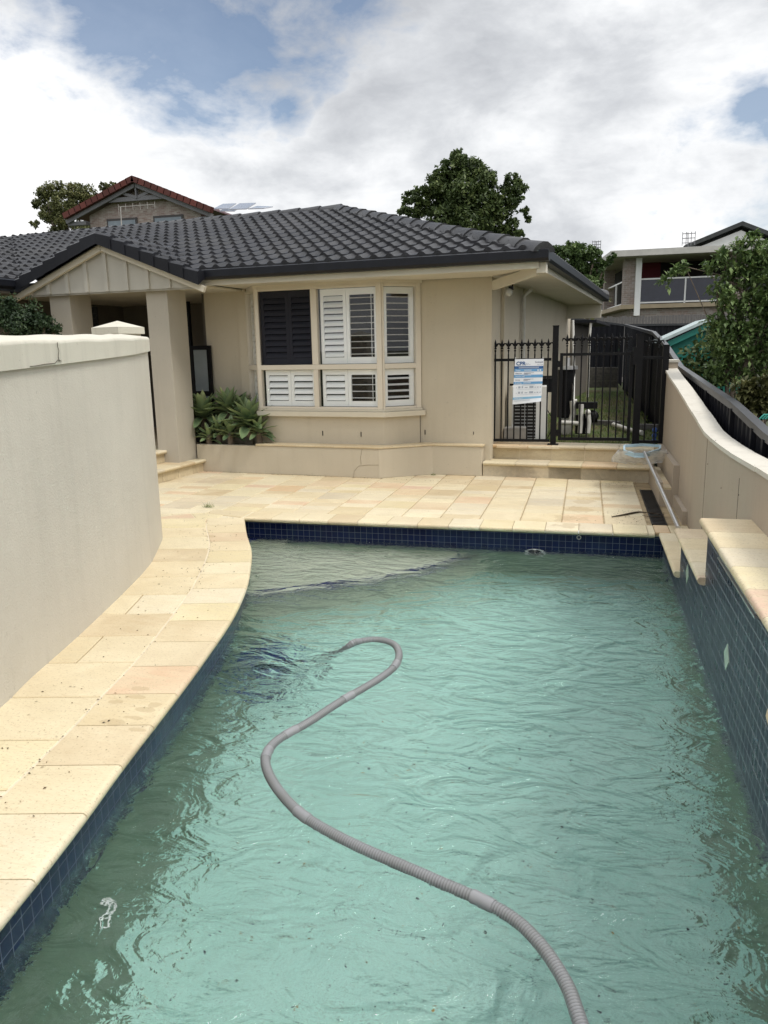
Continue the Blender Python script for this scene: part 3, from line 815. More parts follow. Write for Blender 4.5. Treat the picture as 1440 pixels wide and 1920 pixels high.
def shutter(xf, x0, x1, z0, z1, tilt, mat, y=.058, stile=.045, rail=.085, pitch=.079):
    f = MB(xf)
    f.box(x0, x0+stile, y, y+.03, z0, z1); f.box(x1-stile, x1, y, y+.03, z0, z1)
    f.box(x0+stile, x1-stile, y, y+.03, z0, z0+rail); f.box(x0+stile, x1-stile, y, y+.03, z1-rail, z1)
    o = f.build('shutter_frame', mat, bay)
    l = MB(xf); n_ = round((z1-z0-2*rail)/pitch)
    c, s2 = math.cos(tilt), math.sin(tilt)
    for k in range(n_):
        zc = z0+rail+(k+.5)*(z1-z0-2*rail)/n_
        hw_ = .041
        prof = [(-hw_, 0), (0, .006), (hw_, 0), (0, -.006)]
        pts = [(y+.015+a*c-b_*s2, zc+a*s2+b_*c) for a, b_ in prof]
        ia = [l.vert((x0+stile+.002, q[0], q[1])) for q in pts]; ib = [l.vert((x1-stile-.002, q[0], q[1])) for q in pts]
        for q in range(4): l.face([ia[q], ia[(q+1) % 4], ib[(q+1) % 4], ib[q]])
    if tilt < .5: l.box(x1-stile-.03, x1-stile-.024, y-.032, y-.027, z0+rail, z1-rail)
    l.build('louvres', mat, bay)
xf, L = segx((-1.875, .2), (-.005, .2))
def lx(px_, py_=600): return hv(px_, py_, .2).x+1.875
fr = MB(xf)
m1, m2 = lx(589), lx(596.5, 730)
fr.box(0, .055, -.01, .07, ZB, ZT); fr.box(L-.075, L, -.01, .07, ZB, ZT)
fr.box(m1-.045, m1+.045, -.012, .07, ZM+.035, ZT-.04); fr.box(m1-.035, m1+.035, -.012, .07, ZB+.03, ZM-.035)
fr.box(.056, L-.076, -.011, .07, ZM-.034, ZM+.034); fr.box(.056, L-.076, -.008, .07, ZB, ZB+.029); fr.box(.056, L-.076, -.008, .07, ZT-.039, ZT)
fr.build('window_frame', M_FRAME, bay, bevel=.004)
hg = .05
shutter(xf, .06, m1*.5+.035, ZM+.04, ZT-.045, 1.1, M_DSHUT); shutter(xf, m1*.5+.037, m1-.05, ZM+.04, ZT-.045, 1.1, M_DSHUT)
mid = (m1+L-.075)/2+.0
shutter(xf, m1+.07, mid-.002, ZM+.04, ZT-.045, .98, M_SHUT); shutter(xf, mid+.002, L-.08, ZM+.04, ZT-.045, .06, M_SHUT)
shutter(xf, .09, m1*.5+.03, ZB+.035, ZM-.04, 1.02, M_SHUT, rail=.07); shutter(xf, m1*.5+.034, m1-.04, ZB+.035, ZM-.04, 1.02, M_SHUT, rail=.07)
shutter(xf, m1+.07, mid-.002, ZB+.035, ZM-.04, 1.05, M_SHUT, rail=.07); shutter(xf, mid+.002, L-.08, ZB+.035, ZM-.04, .06, M_SHUT, rail=.07)
sc_ = MB(xf); sc_.quad((.056, .012, ZM+.034), (m1-.045, .012, ZM+.034), (m1-.045, .012, ZT-.04), (.056, .012, ZT-.04)); sc_.build('insect_screen', M_SCREEN, bay)
for (a, b_, c, d) in ((m1+.045, L-.075, ZM+.034, ZT-.039), (.056, m1-.035, ZB+.03, ZM-.034), (m1+.035, L-.075, ZB+.03, ZM-.034)):
    q = MB(xf); q.quad((a, .02, c), (b_, .02, c), (b_, .02, d), (a, .02, d)); q.build('glass_pane', M_GLASS, bay)
xf2, L2 = segx((.0, .2), (.405, .605))
fr = MB(xf2)
fr.box(.001, .028, -.008, .07, ZB, ZT); fr.box(L2-.075, L2, -.008, .07, ZB, ZT); fr.box(.03, L2-.076, -.009, .07, ZM-.034, ZM+.034)
fr.box(.03, L2-.076, -.007, .07, ZB, ZB+.029); fr.box(.03, L2-.076, -.007, .07, ZT-.039, ZT)
fr.build('window_frame', M_FRAME, bay, bevel=.004)
shutter(xf2, .035, L2-.08, ZM+.04, ZT-.045, .06, M_SHUT, stile=.06); shutter(xf2, .035, L2-.08, ZB+.035, ZM-.04, .30, M_SHUT, stile=.06, rail=.08)
for (c, d) in ((ZM+.034, ZT-.039), (ZB+.03, ZM-.034)):
    q = MB(xf2); q.quad((.03, .02, c), (L2-.076, .02, c), (L2-.076, .02, d), (.03, .02, d)); q.build('glass_pane', M_GLASS, bay)
xf3, L3 = segx((-2.24, .585), (-1.876, .2))
fr = MB(xf3); fr.box(0, .06, -.008, .07, ZB, ZT); fr.box(L3-.03, L3-.001, -.008, .07, ZB, ZT); fr.box(.061, L3-.031, -.009, .07, ZM-.034, ZM+.034)
fr.box(.061, L3-.031, -.007, .07, ZB, ZB+.029); fr.box(.061, L3-.031, -.007, .07, ZT-.039, ZT)
fr.build('window_frame', M_FRAME, bay)
shutter(xf3, .07, L3-.04, ZM+.04, ZT-.045, 1.1, M_SHUT); shutter(xf3, .07, L3-.04, ZB+.035, ZM-.04, 1.1, M_SHUT, rail=.07)
for (c, d) in ((ZM+.034, ZT-.039), (ZB+.03, ZM-.034)):
    q = MB(xf3); q.quad((.061, .02, c), (L3-.031, .02, c), (L3-.031, .02, d), (.061, .02, d)); q.build('glass_pane', M_GLASS, bay)
fl = MB(HM); fl.box(-9.4, -4.95, -.36, .0, 2.56, 2.735); fl.build('eave_board', M_GUTTER, house)
hd = MB(HM); hd.prism([(-2.24, .61), (-1.89, .185), (.005, .185), (.43, .60)], ZT+.001, CEIL-.001); hd.build('window_head', M_FRAME, bay)

# soffit, fascia, gutters
EU, EV = 2.13, -.42
so = MB(HM)
so.box(-2.25, EU-.02, EV+.03, .60, CEIL, CEIL+.012); so.box(1.36, EU-.02, .601, 8.5, CEIL, CEIL+.012)
so.build('soffit', M_SOFF, house)
fa = MB(HM)
fa.box(-2.30, EU, EV, EV+.028, CEIL-.022, 2.70); fa.box(EU-.028, EU+.0, EV+.029, 8.6, CEIL-.022, 2.70)
fa.box(1.30, EU-.03, 8.5, 8.6, CEIL-.3, 2.7)
fa.box(EU-.03, EU+.075, EV-.0+.03, EV+.16, CEIL-.07, 2.66)
fa.build('fascia', M_SOFF, house)
so2 = MB(HM)
so2.bar((1.40, .60, CEIL-.11), (EU-.02, EV+.12, CEIL-.03), .06, .11); so2.build('eave_bracket', M_SOFF, house)
gu = MB(HM)
def gutter(mb, p, q, out):
    p = Vector(p); q = Vector(q); out = Vector(out)
    prof = [(0, 0), (.10, .0), (.125, .03), (.125, .115), (.105, .125), (.105, .105), (.0, .105)]
    ia = [mb.vert(p+out*a+Vector((0, 0, b_))) for a, b_ in prof]; ib = [mb.vert(q+out*a+Vector((0, 0, b_))) for a, b_ in prof]
    for k in range(len(prof)): mb.face([ia[k], ib[k], ib[(k+1) % len(prof)], ia[(k+1) % len(prof)]])
    mb.face(ia); mb.face(ib[::-1])
gutter(gu, (-2.25, EV, 2.632), (EU+.125, EV, 2.632), (0, -1, 0)); gutter(gu, (EU, EV-.0, 2.630), (EU, 8.65, 2.630), (1, 0, 0))
gu.build('gutter', M_GUTTER, house)

# roof
def tile_mat(name, c, var=.25, dust=(.16, .155, .15), k=.45):
    mt, t, b, out = newmat(name)
    at = t.node('ShaderNodeAttribute', attribute_name='rnd').outputs['Fac']
    lo = tuple(x*(1-var) for x in c); hi = tuple(x*(1+var) for x in c)
    col = t.mix(at, rgb(lo), rgb(hi))
    col = t.mix(t.ramp(t.noise(pos(t), 1.3, 6, .65), [(.45, 0), (.75, k)]), col, rgb(dust))
    col = t.mix(t.ramp(t.noise(pos(t), 34, 4, .6), [(.5, 0), (.8, .35)]), col, rgb(dust))
    t.link(col, b.inputs['Base Color']); b.inputs['Roughness'].default_value = .5; b.inputs['Specular IOR Level'].default_value = .3
    t.link(t.bump(t.noise(pos(t), 120, 4, .6), .25, .004), b.inputs['Normal'])
    return mt
M_RTILE = tile_mat('charcoal_roof_tile', (.014, .0145, .018), .4, (.075, .073, .072), .4)
M_RIDGE = tile_mat('charcoal_ridge_tile', (.026, .027, .031), .25, (.11, .108, .105), .55)
M_BARGE = tile_mat('black_barge_tile', (.008, .009, .013), .2, (.02, .02, .024), .3)
def roof_plane(mb, E0, along, up, slope, smax, lo, hi, course=.30, wave=.20, amp=.034, step=.036, res=12):
    E0 = Vector(E0); along = Vector(along); up = Vector(up)
    n = math.ceil(smax/course)
    for k in range(n):
        s0, s1 = k*course, min((k+1)*course, smax)
        for (sa, sb, la, lb_) in ((s0, s1, step, .004),):
            l0, h0 = lo(sa), hi(sa); l1, h1 = lo(sb), hi(sb)
            if h0-l0 < .02: continue
            a0 = math.floor(l0/(wave/res)); a1 = math.ceil(h0/(wave/res)); prev = None
            for q in range(a0, a1+1):
                xx = q*wave/res
                xa = min(max(xx, l0), h0); xb = min(max(xx, l1), h1)
                ph = (xx/wave) % 1
                wv = amp*(math.sin(math.pi*ph/.52)**.8 if ph < .52 else -.12*math.sin(math.pi*(ph-.52)/.48))
                pa = E0+along*xa+up*sa+Vector((0, 0, slope*sa+la+wv)); pb = E0+along*xb+up*sb+Vector((0, 0, slope*sb+lb_+wv)); pf = E0+along*xa+up*sa+Vector((0, 0, slope*sa-.012+wv*.9))
                cur = (mb.vert(pa), mb.vert(pb), mb.vert(pf), mb.vert(pa))
                if prev:
                    tid = math.floor(xx/(wave*1.5)); rnd = random.Random(tid*7919+k*131).random(); mb.cur = rnd
                    mb.smooth = True; mb.face([prev[0], cur[0], cur[1], prev[1]]); mb.smooth = False
                    mb.face([prev[2], cur[2], cur[3], prev[3]])
                prev = cur
SL = .325; AP = 4.28
ez = 2.752
rf = MB(HM)
roof_plane(rf, (-9.5, EV-.05, ez), (1, 0, 0), (0, 1, 0), SL, AP, lambda s: 0, lambda s: 9.5+EU+.05-s)
roof_plane(rf, (EU+.05, EV-.05, ez), (0, 1, 0), (-1, 0, 0), SL, AP, lambda s: s, lambda s: 2*AP-s+.02, res=8)
rf.poly([(-9.5, EV-.05+2*AP, ez), (EU+.05, EV-.05+2*AP, ez), (EU+.05-AP, EV-.05+AP, ez+SL*AP-.02), (-9.5, EV-.05+AP, ez+SL*AP-.02)])
roof = rf.build('roof', M_RTILE, house)
def cap_run(mb, A, B_, L=.40, wdt=.135, hgt=.05, over=.012, up=(0, 0, 1), drop=.05):
    A = Vector(A); B_ = Vector(B_); d = B_-A; tot = d.length; d.normalize(); n = max(1, round(tot/L)); x = d.cross(Vector(up)).normalized(); z = x.cross(d)
    for k in range(n):
        mb.cur = random.random()
        a = A+d*(tot*k/n-.02); b_ = A+d*(tot*(k+1)/n); rows = []
        for P, g_ in ((a, over+.012), (b_, over-.010)):
            row = []
            for ang in (-90, -62, -35, -12, 12, 35, 62, 90):
                ra = R(ang); row.append(mb.vert(P + x*(wdt+g_*.6)*math.sin(ra) + z*((hgt+g_)*math.cos(ra)-drop*abs(math.sin(ra)))))
            rows.append(row)
        mb.smooth = True
        for q in range(7): mb.face([rows[0][q], rows[0][q+1], rows[1][q+1], rows[1][q]])
        mb.smooth = False
        mb.face([mb.dupv(i) for i in rows[0]]); mb.face([mb.dupv(i) for i in rows[1][::-1]])
AX = (EU+.05-AP, EV-.05+AP, ez+SL*AP)
rc = MB(HM)
cap_run(rc, (EU+.06, EV-.06, ez+.03), (AX[0]-.02, AX[1], AX[2]+.03)); cap_run(rc, (AX[0]+.05, AX[1], AX[2]+.025), (-9.4, AX[1], AX[2]-.02))
cap_run(rc, (EU+.06, EV-.05+2*AP, ez+.03), (AX[0], AX[1], AX[2]+.05))
rc.build('ridge_tiles', M_RIDGE, roof)
# porch gable
GU, GZ0, GS = -3.745, 2.675, .385
GW = 1.54; GR = GZ0+GS*GW; GV = -.62
gr = MB(HM)
def vv_(s): return EV-.05+(GZ0+GS*s-ez)/SL
roof_plane(gr, (GU+GW, GV, GZ0), (0, 1, 0), (-1, 0, 0), GS, GW, lambda s: 0, lambda s: vv_(s)-GV+.05)
roof_plane(gr, (GU-GW, GV, GZ0), (0, 1, 0), (1, 0, 0), GS, GW, lambda s: 0, lambda s: vv_(s)-GV+.05)
gr.build('gable_roof', M_RTILE, house)
rg = MB(HM); cap_run(rg, (GU, GV+.1, GR-.0), (GU, vv_(GW)+.05, GR-.0), L=.38, wdt=.11, hgt=.035); rg.build('gable_ridge_tiles', M_RTILE, house)
bg = MB(HM)
for sg in (1, -1):
    n = 7
    for k in range(n):
        s0, s1 = k/n, (k+1)/n
        xa, xb = GU+sg*GW*(1.02-s0), GU+sg*GW*(1.0-s1); za, zb = GZ0-.02*0+GS*GW*s0, GZ0+GS*GW*s1
        bg.cur = random.random(); e_ = .010*(1)
        o0 = .014; o1 = 0
        A0 = [(xa, GV-.07-o0, za-.115-o0*.6), (xa, GV-.07-o0, za+.03+o0), (xa, GV-.03, za+.055+o0), (xa, GV+.10, za+.05+o0), (xa, GV+.10, za-.02)]
        B0 = [(xb, GV-.07-o1, zb-.115), (xb, GV-.07-o1, zb+.02), (xb, GV-.03, zb+.045), (xb, GV+.10, zb+.04), (xb, GV+.10, zb-.02)]
        ia = [bg.vert(p) for p in A0]; ib = [bg.vert(p) for p in B0]
        for q in range(5): bg.face([ia[q], ia[(q+1) % 5], ib[(q+1) % 5], ib[q]])
        bg.face(ia[::-1]); bg.face(ib)
bg.build('barge_tiles', M_BARGE, house)
gi = MB(HM); zb_ = 2.525
gi.prism([(GU-GW, GV+.12), (GU+GW, GV+.12), (GU+GW, GV+.15), (GU-GW, GV+.15)], zb_, [zb_+.05, zb_+.05, zb_+.05, zb_+.05])
tri = [(GU-GW+.02, zb_+.02), (GU+GW-.02, zb_+.02), (GU+GW-.02, GZ0-.06), (GU, GR-.06), (GU-GW+.02, GZ0-.06)]
ia = [gi.vert((p[0], GV+.10, p[1])) for p in tri]; gi.face(ia)
M_GABLE = simple('shaded_gable_paint', (.46, .44, .385), .6, var=.05); M_COLUMN = render_wall('shaded_column_render', (.44, .405, .34), (.34, .31, .26), .3)  # greyer than the house: shade on gable and columns is put into the colour
gable = gi.build('gable_panel', M_GABLE, house)
for k in range(-4, 5):
    u_ = GU+k*.335; zt = GR-.13-GS*abs(u_-GU)
    if zt-zb_ > .08: gb = MB(HM); gb.box(u_-.03, u_+.03, GV+.070, GV+.0985, zb_+.021, zt); gb.build('batten', M_GABLE, gable)
bb = MB(HM)
for sg in (1, -1):
    a = Vector((GU+sg*(GW+.04), GV+.045, GZ0-.155-.04*GS)); c = Vector((GU, GV+.045, GR-.155))
    bb = MB(HM); bb.bar(a, c+Vector((sg*.0, 0, 0)), .05, .075); bb.build('barge_board', M_HTRIM, gable)
pc_ = MB(HM); pc_.box(-6.4, GU+GW-.05, GV+.16, 2.75, CEIL-.03, CEIL-.012); pc_.build('porch_ceiling', M_SOFF, house)
for (u0, u1) in ((-3.20, -2.86), (-4.86, -4.50)):
    c_ = MB(HM); c_.box(u0, u1, -.42, .02, 0.0, 2.57); c_.build('porch_column', M_COLUMN, house, bevel=.004)
# left wing
lg = MB(HM); LWU = -5.28
roof_plane(lg, (LWU, -5, ez), (0, 1, 0), (-1, 0, 0), SL, 4.0, lambda s: 0, lambda s: 5+EV-.05+s+.03)
lg.build('wing_roof', M_RTILE, house)
gu2 = MB(HM); gutter(gu2, (LWU-.02, -5, 2.632), (LWU-.02, -.60, 2.632), (1, 0, 0)); gu2.build('wing_gutter', M_GUTTER, house)
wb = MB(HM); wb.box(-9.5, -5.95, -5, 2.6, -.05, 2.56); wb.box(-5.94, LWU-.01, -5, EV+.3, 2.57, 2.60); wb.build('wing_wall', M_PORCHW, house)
# dark doorway, louvred window and reeded screen door by the agaves
dr = MB(HM); a = hv(348, 700, .58); dr.box(-3.30, -3.22, .60, .66, .36, 2.45); dr.build('door_jamb', M_BLACK, house)
ls = MB(HM); a, b_ = hv(160, 600, .9), hv(181, 600, .9)
ls.box(a.x, b_.x, .92, .95, 1.3, 2.45)
for k in range(16): ls.box(a.x, b_.x, .885, .925, 1.34+k*.072, 1.352+k*.072)
ls.build('louvred_shutter', simple('dark_louvre', (.03, .034, .042), .5), house)
sd_ = thing('screen_door', H(-3.0, .5, .36), 'black framed door panel with pale reeded insert left of the agaves', 'door')
f = MB(HM); x0, x1, y_ = -3.20, -2.84, .52
f.box(x0, x0+.06, y_, y_+.04, .36, 1.80); f.box(x1-.06, x1, y_, y_+.04, .36, 1.80); f.box(x0+.061, x1-.061, y_, y_+.04, 1.74, 1.80); f.box(x0+.061, x1-.061, y_, y_+.04, 1.06, 1.13); f.box(x0+.061, x1-.061, y_, y_+.04, .36, .46)
f.build('frame', M_BLACK, sd_)
f = MB(HM)
for k in range(24):
    a = x0+.061+(x1-x0-.122)*k/24; b_ = a+(x1-x0-.122)/24
    f.quad((a, y_+.02, .46), ((a+b_)/2, y_+.012, .46), ((a+b_)/2, y_+.012, 1.74), (a, y_+.02, 1.74)); f.quad(((a+b_)/2, y_+.012, .46), (b_, y_+.02, .46), (b_, y_+.02, 1.74), ((a+b_)/2, y_+.012, 1.74))
f.build('reeded_panel', simple('reeded_panel', (.30, .33, .34), .3, var=.1), sd_)
# security light on the eave
sl = thing('security_light', H(1.62, .28, 2.44), 'round bulb security light under the eave at the house corner', 'light')
b = MB(); c = atY(958, 539, H(1.6, .45).y); 
b.cyl((c.x, c.y, c.z-.03), .035, .045, 16, r2=.03); b.tube([(c.x+.02, c.y, c.z+.01), (c.x+.02, c.y, c.z+.09)], .012, 8); b.cyl((c.x+.02, c.y, c.z+.075), .05, .035, 16)
b.build('lamp_base', M_BLACK, sl)
b = MB(); b.ball((c.x-.02, c.y-.02, c.z-.06), .045, .045, .05); b.build('bulb', simple('frosted_bulb', (.36, .36, .33), .12, var=.05), sl)

# ------------------------------------------------------------------ planter ledge, steps
pb = thing('planter_ledge', H(-1, 0, 0), 'low rendered ledge and planter box with sandstone top under the bay window', 'planter')
q = MB(HM)
q.prism([(-2.84, 0), (0, 0), (.60, .49), (1.28, .49), (1.28, .617), (.40, .617), (0, .217), (-1.88, .217), (-1.88, .10), (-2.84, .10)][::1], 0, .395)
q.build('ledge_wall', M_HOUSE, pb, bevel=.006)
q = MB(HM)
q.prism([(-1.86, -.012), (.006, -.012), (.60, .475), (1.30, .475), (1.30, .614), (.40, .614), (.0, .214), (-1.86, .214)], .397, .424)
q.build('ledge_top', M_STONE, pb, bevel=.006)
q = MB(HM); q.box(-2.84, -1.90, .101, .60, .30, .34); q.build('soil', M_SOIL, pb)
q = MB(HM)
for path in ([(680, 838), (678, 846), (676, 858), (677, 871)], [(663, 895), (664, 884), (672, 874), (690, 872), (710, 872)]):
    pts = [hv(x, y, -.001) for x, y in path]; q.tube(pts, .0022, 4)
q.build('crack', simple('hairline_crack', (.22, .18, .12), .9), pb)

def step_row(mb, pts_in, pts_out, z, lab=None): coping_cell(mb, pts_in, pts_out, z)
gs = thing('gate_steps', H(2.4, .6, 0), 'two sandstone steps up to the black pool gate', 'steps')
for (v0, z0, z1, v1) in ((.52, 0, .20, .82), (.82, .20, .40, 1.16)):
    x = 1.30; m_ = MB(HM); mr = MB(HM)
    while x < 3.40:
        x2 = min(x+.43, 3.46)
        coping_cell(m_, [Vector((x2-.003, v0+.0, 0)), Vector((x+.003, v0, 0))], [Vector((x2-.003, v1, 0)), Vector((x+.003, v1, 0))], z1)
        mr.cur = random.random(); mr.box(x+.003, x2-.003, v0+.004, v0+.02, z0, z1-.052); x += .43
    m_.build('tread', M_STONE, gs); mr.build('riser', M_RISER, gs)
mc = MB(HM); mc.box(1.29, 3.46, .524, .83, -.02, .149); mc.box(1.29, 3.46, .826, 1.3, -.02, .349); mc.build('step_core', M_WHITEGROUT, gs)
ds = thing('door_steps', H(-3, -.5, 0), 'two sandstone steps between the curved wall and the agave planter', 'steps')
for (u0, u1, z0, z1, ve) in ((-2.74, -3.10, 0, .18, .0), (-3.10, -3.6, .18, .355, .05)):
    y = -1.35; m_ = MB(HM); mr = MB(HM)
    while y < ve-.02:
        y2 = min(y+.36, ve); coping_cell(m_, [Vector((u0, y2-.002, 0)), Vector((u0, y+.002, 0))], [Vector((u1, y2-.002, 0)), Vector((u1, y+.002, 0))], z1)
        mr.cur = random.random(); mr.box(u0-.02, u0-.004, y+.003, y2-.003, z0, z1-.052); y += .36
    m_.build('tread', M_STONE, ds); mr.build('riser', M_RISER, ds)
mc = MB(HM); mc.box(-3.6, -2.758, -1.34, .0, -.02, .128); mc.box(-6, -3.122, -1.34, 2.5, -.02, .303); mc.build('step_core', M_WHITEGROUT, ds)
ml = MB(HM); ml.box(-6, -3.6, -1.34, 2.5, .304, .352); ml.box(-3.6, -3.12, .06, 2.5, .304, .352); ml.build('landing', M_STONE, ds)

# ------------------------------------------------------------------ right boundary wall (rendered, sloping top)
bw = thing('boundary_wall', (1, 6, 0), 'rendered taupe wall with pale stepped cap sloping down beside the pool on the right', 'garden wall')
XI, XO = .985, 1.115
prof = []
for (x, y) in ((1248, 691), (1257.6, 706.5), (1274, 730), (1299, 770.6), (1326, 813)):
    p = atX(x, y, XI); prof.append((p.y, p.z))
pk = prof[-1]
for (x, y) in ((1362, 842), (1395, 861), (1440, 886)):
    p = atX(x, y, XI); prof.append((p.y, p.z))
prof.append((1.0, prof[-1][1]-.03)); prof.append((-1, prof[-1][1]-.03))
WE = prof[0][0]
q = MB()
n = len(prof)
for (x, sgn) in ((XI, 1), (XO, -1)):
    top = [q.vert((x, y, z-.03)) for y, z in prof]; bot = [q.vert((x, y, -.3)) for y, z in prof]
    for k in range(n-1):
        f = [bot[k], top[k], top[k+1], bot[k+1]]; q.face(f if sgn > 0 else f[::-1])
q.quad((XI, WE, -.3), (XO, WE, -.3), (XO, WE, prof[0][1]-.03), (XI, WE, prof[0][1]-.03))
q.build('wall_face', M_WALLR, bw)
q = MB(); th = .03
seg = resample([Vector((0, y, z)) for y, z in prof], .42)
for a, b_ in zip(seg, seg[1:]):
    q.cur = random.random(); j = random.uniform(-.003, .003)
    d = (a-b_).normalized()*.002
    pts = []
    for p in (a-d, b_+d):
        pts.append([(XI-.012+j, p.y, p.z-th), (XI-.012+j, p.y, p.z), (XO+.012+j, p.y, p.z+.004), (XO+.012+j, p.y, p.z-th)])
    ia = [q.vert(p) for p in pts[0]]; ib = [q.vert(p) for p in pts[1]]
    for k in range(4): q.face([ia[k], ia[(k+1) % 4], ib[(k+1) % 4], ib[k]])
    q.face(ia[::-1]); q.face(ib)
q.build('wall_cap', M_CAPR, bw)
# pillar at the far end
p0 = atX(1256, 661, 1.04)
q = MB(); q.box(XI+.02, XO+.02, WE+.002, WE+.42, -.3, prof[0][1]+.075); q.build('end_pillar', M_WALLR, bw)
q = MB(); q.box(XI+.005, XO+.035, WE-.006, WE+.43, prof[0][1]+.077, prof[0][1]+.107); q.build('pillar_cap', M_CAPR, bw)
# vertical movement joints and nail specks
q = MB()
for (x, y0_, y1_) in ((1327, 818, 985), (1387, 1012-20, 888+0)):
    a = atX(x, min(y0_, y1_), XI-.001); q.box(XI-.0015, XI+.002, a.y-.002, a.y+.002, .1, a.z-.03)
for (x, y) in ((1327, 823), (1342, 826), (1327, 870), (1352, 915), (1385, 928), (1415, 873), (1394, 868)):
    a = atX(x, y, XI-.002); q.ball(tuple(a), .003, .004, .004, 6, 4)
q.build('joint_line', M_DARK, bw)
# low channel ledges at the base
q = MB(); q.box(.80, .83, 8.62, 10.12, -.05, .25); q.box(.8305, .924, 8.62, 10.12, -.05, .17)
q.box(XI-.045, XI-.001, 7.75, 8.60, -.05, .12)
q.build('kerb', M_WALLR, bw)
q = MB()
y = 8.64
while y < 10.1:
    q.cur = random.random(); q.box(.832, .922, y, y+.245, .171, .192); y += .25
q.build('kerb_stone', M_STONE, bw)
q = MB(); a = atX(1275, 903, .94)
q.box(.925, XI-.001, 8.60, 10.5, -.05, .44); q.build('upper_kerb', M_WALLR, bw)
# drain
dg = MB(); dg.box(.665, .80, 7.66, 9.55, -.02, -.012)
for k in range(30):
    dg.box(.665, .80, 7.67+k*.0632, 7.67+k*.0632+.035, -.011, .002)
dg.box(.66, .672, 7.66, 9.55, -.0105, .004); dg.box(.79, .80, 7.66, 9.55, -.0105, .004)
tag(dg.build('channel_drain', M_BLACK), 'black slotted channel drain at the foot of the right wall', 'drain')
eg = MB()
slab(eg, [(.80, 7.34), (.985, 7.34), (.985, 7.66), (.80, 7.66)], 0); slab(eg, [(.662, 7.34), (.80, 7.34), (.80, 7.655), (.662, 7.655)], 0)
tag(eg.build('edge_paver', M_STONE), kind='structure')

# ------------------------------------------------------------------ pool fence and gate
FY = 10.60
def fx(px_, py_=750): return atY(px_, py_, FY).x
zR, zB0 = atY(1035, 671, FY).z, atY(1035, 832, FY).z
def finial(mb, x, y, z, s=1.35):
    mb.tube([(x, y, z-.002), (x, y, z+.030*s), (x, y, z+.036*s), (x, y, z+.05*s)], [.008, .008, .016, .008], 8)
    mb.ball((x, y, z+.062*s), .014*s, .010*s, .010*s, 8, 5)
    mb.tube([(x, y, z+.07*s), (x, y, z+.105*s), (x, y, z+.15*s)], [.010, .018, .001], 8)
    for sg in (-1, 1):
        mb.tube([(x, y, z+.075*s), (x+sg*.022*s, y, z+.105*s), (x+sg*.040*s, y, z+.108*s), (x+sg*.050*s, y, z+.080*s)], [.008, .013, .012, .003], 6)
def fence_panel(root, x0, x1, n, z0, z1, y=FY, finials=True, inset=True):
    r = MB(); r.box(x0, x1, y-.018, y+.018, z1-.036, z1); r.build('top_rail', M_BLACK, root); r = MB(); r.box(x0, x1, y-.018, y+.018, z0, z0+.036); r.build('bottom_rail', M_BLACK, root)
    for k in range(n):
        x = lerp(x0, x1, (k+.5)/n)
        p = MB(); p.box(x-.009, x+.009, y-.009, y+.009, z0+.0005, z1+(.055 if finials else -.001))
        if finials: finial(p, x, y, z1+.05)
        p.build('picket', M_BLACK, root)
def post(name, x, y, z0, z1, w_, root, plate=True):
    p = MB(); p.box(x-w_/2, x+w_/2, y-w_/2, y+w_/2, z0, z1); p.box(x-w_/2-.004, x+w_/2+.004, y-w_/2-.004, y+w_/2+.004, z1, z1+.012)
    if plate: p.box(x-w_*.95, x+w_*.95, y-w_*.95, y+w_*.95, z0-.0, z0+.01)
    p.build(name, M_BLACK, root)
LAND = .40
pf = thing('pool_fence', (fx(980), FY, LAND), 'black tubular fence panel with spear tips between house corner and gate post', 'fence')
fence_panel(pf, fx(922), fx(1032), 9, LAND+.035, zR)
e = MB(); e.box(fx(919), fx(923), FY-.03, FY+.03, zR-.045, zR+.01); e.build('wall_bracket', M_BLACK, pf); e = MB(); e.box(fx(919), fx(923), FY-.03, FY+.03, LAND+.03, LAND+.085); e.build('wall_bracket', M_BLACK, pf)
xa, xb = fx(1039), fx(1195)
post('post', xa, FY, LAND, atY(1038, 612, FY).z, .075, pf)
gt = thing('pool_gate', (fx(1110), FY, LAND), 'closed black self closing pool gate with thin vertical bars above the steps', 'gate')
g0, g1 = fx(1048), fx(1184)
fr = MB()
fr.box(g0, g0+.04, FY-.02, FY+.02, LAND+.06, zR+.06); fr.box(g1-.04, g1, FY-.02, FY+.02, LAND+.06, zR+.06)
fr.box(g0+.041, g1-.041, FY-.018, FY+.018, zR+.022, zR+.058); fr.box(g0+.041, g1-.041, FY-.018, FY+.018, LAND+.06, LAND+.10)
fr.build('gate_frame', M_BLACK, gt)
for k in range(9):
    x = lerp(g0+.04, g1-.04, (k+.5)/9); p = MB(); p.box(x-.009, x+.009, FY-.009, FY+.009, LAND+.0995, zR+.115); finial(p, x, FY, zR+.10); p.build('gate_bar', M_BLACK, gt)
lt_ = MB(); lt_.box(g1-.01, g1+.03, FY-.045, FY+.03, zR-.10, zR+.12); lt_.build('latch', M_BLACK, gt)
for z_ in (zR-.12, LAND+.12): lt_ = MB(); lt_.box(g0-.03, g0+.01, FY-.03, FY+.02, z_, z_+.08); lt_.build('hinge', M_BLACK, gt)
pf2 = thing('pool_fence', (fx(1218), FY, LAND), 'short black fence panel with two bars between gate and boundary wall', 'fence')
post('post', xb, FY, LAND, atY(1194, 628, FY).z, .085, pf2); post('post', fx(1244), FY, LAND-.1, atY(1244, 648, FY).z, .075, pf2, False)
fence_panel(pf2, fx(1202), fx(1239), 2, LAND+.035, zR+.0, finials=True)
# side-yard paved landing and lawn
q = MB()
x = -1.15
while x < .97:
    y_ = 10.62-.35
    slab(q, [(x, 10.50), (x+.42, 10.46), (x+.42, 10.86), (x, 10.90)], LAND-.012); x += .42
tag(q.build('landing_paving', M_STONE), kind='structure')

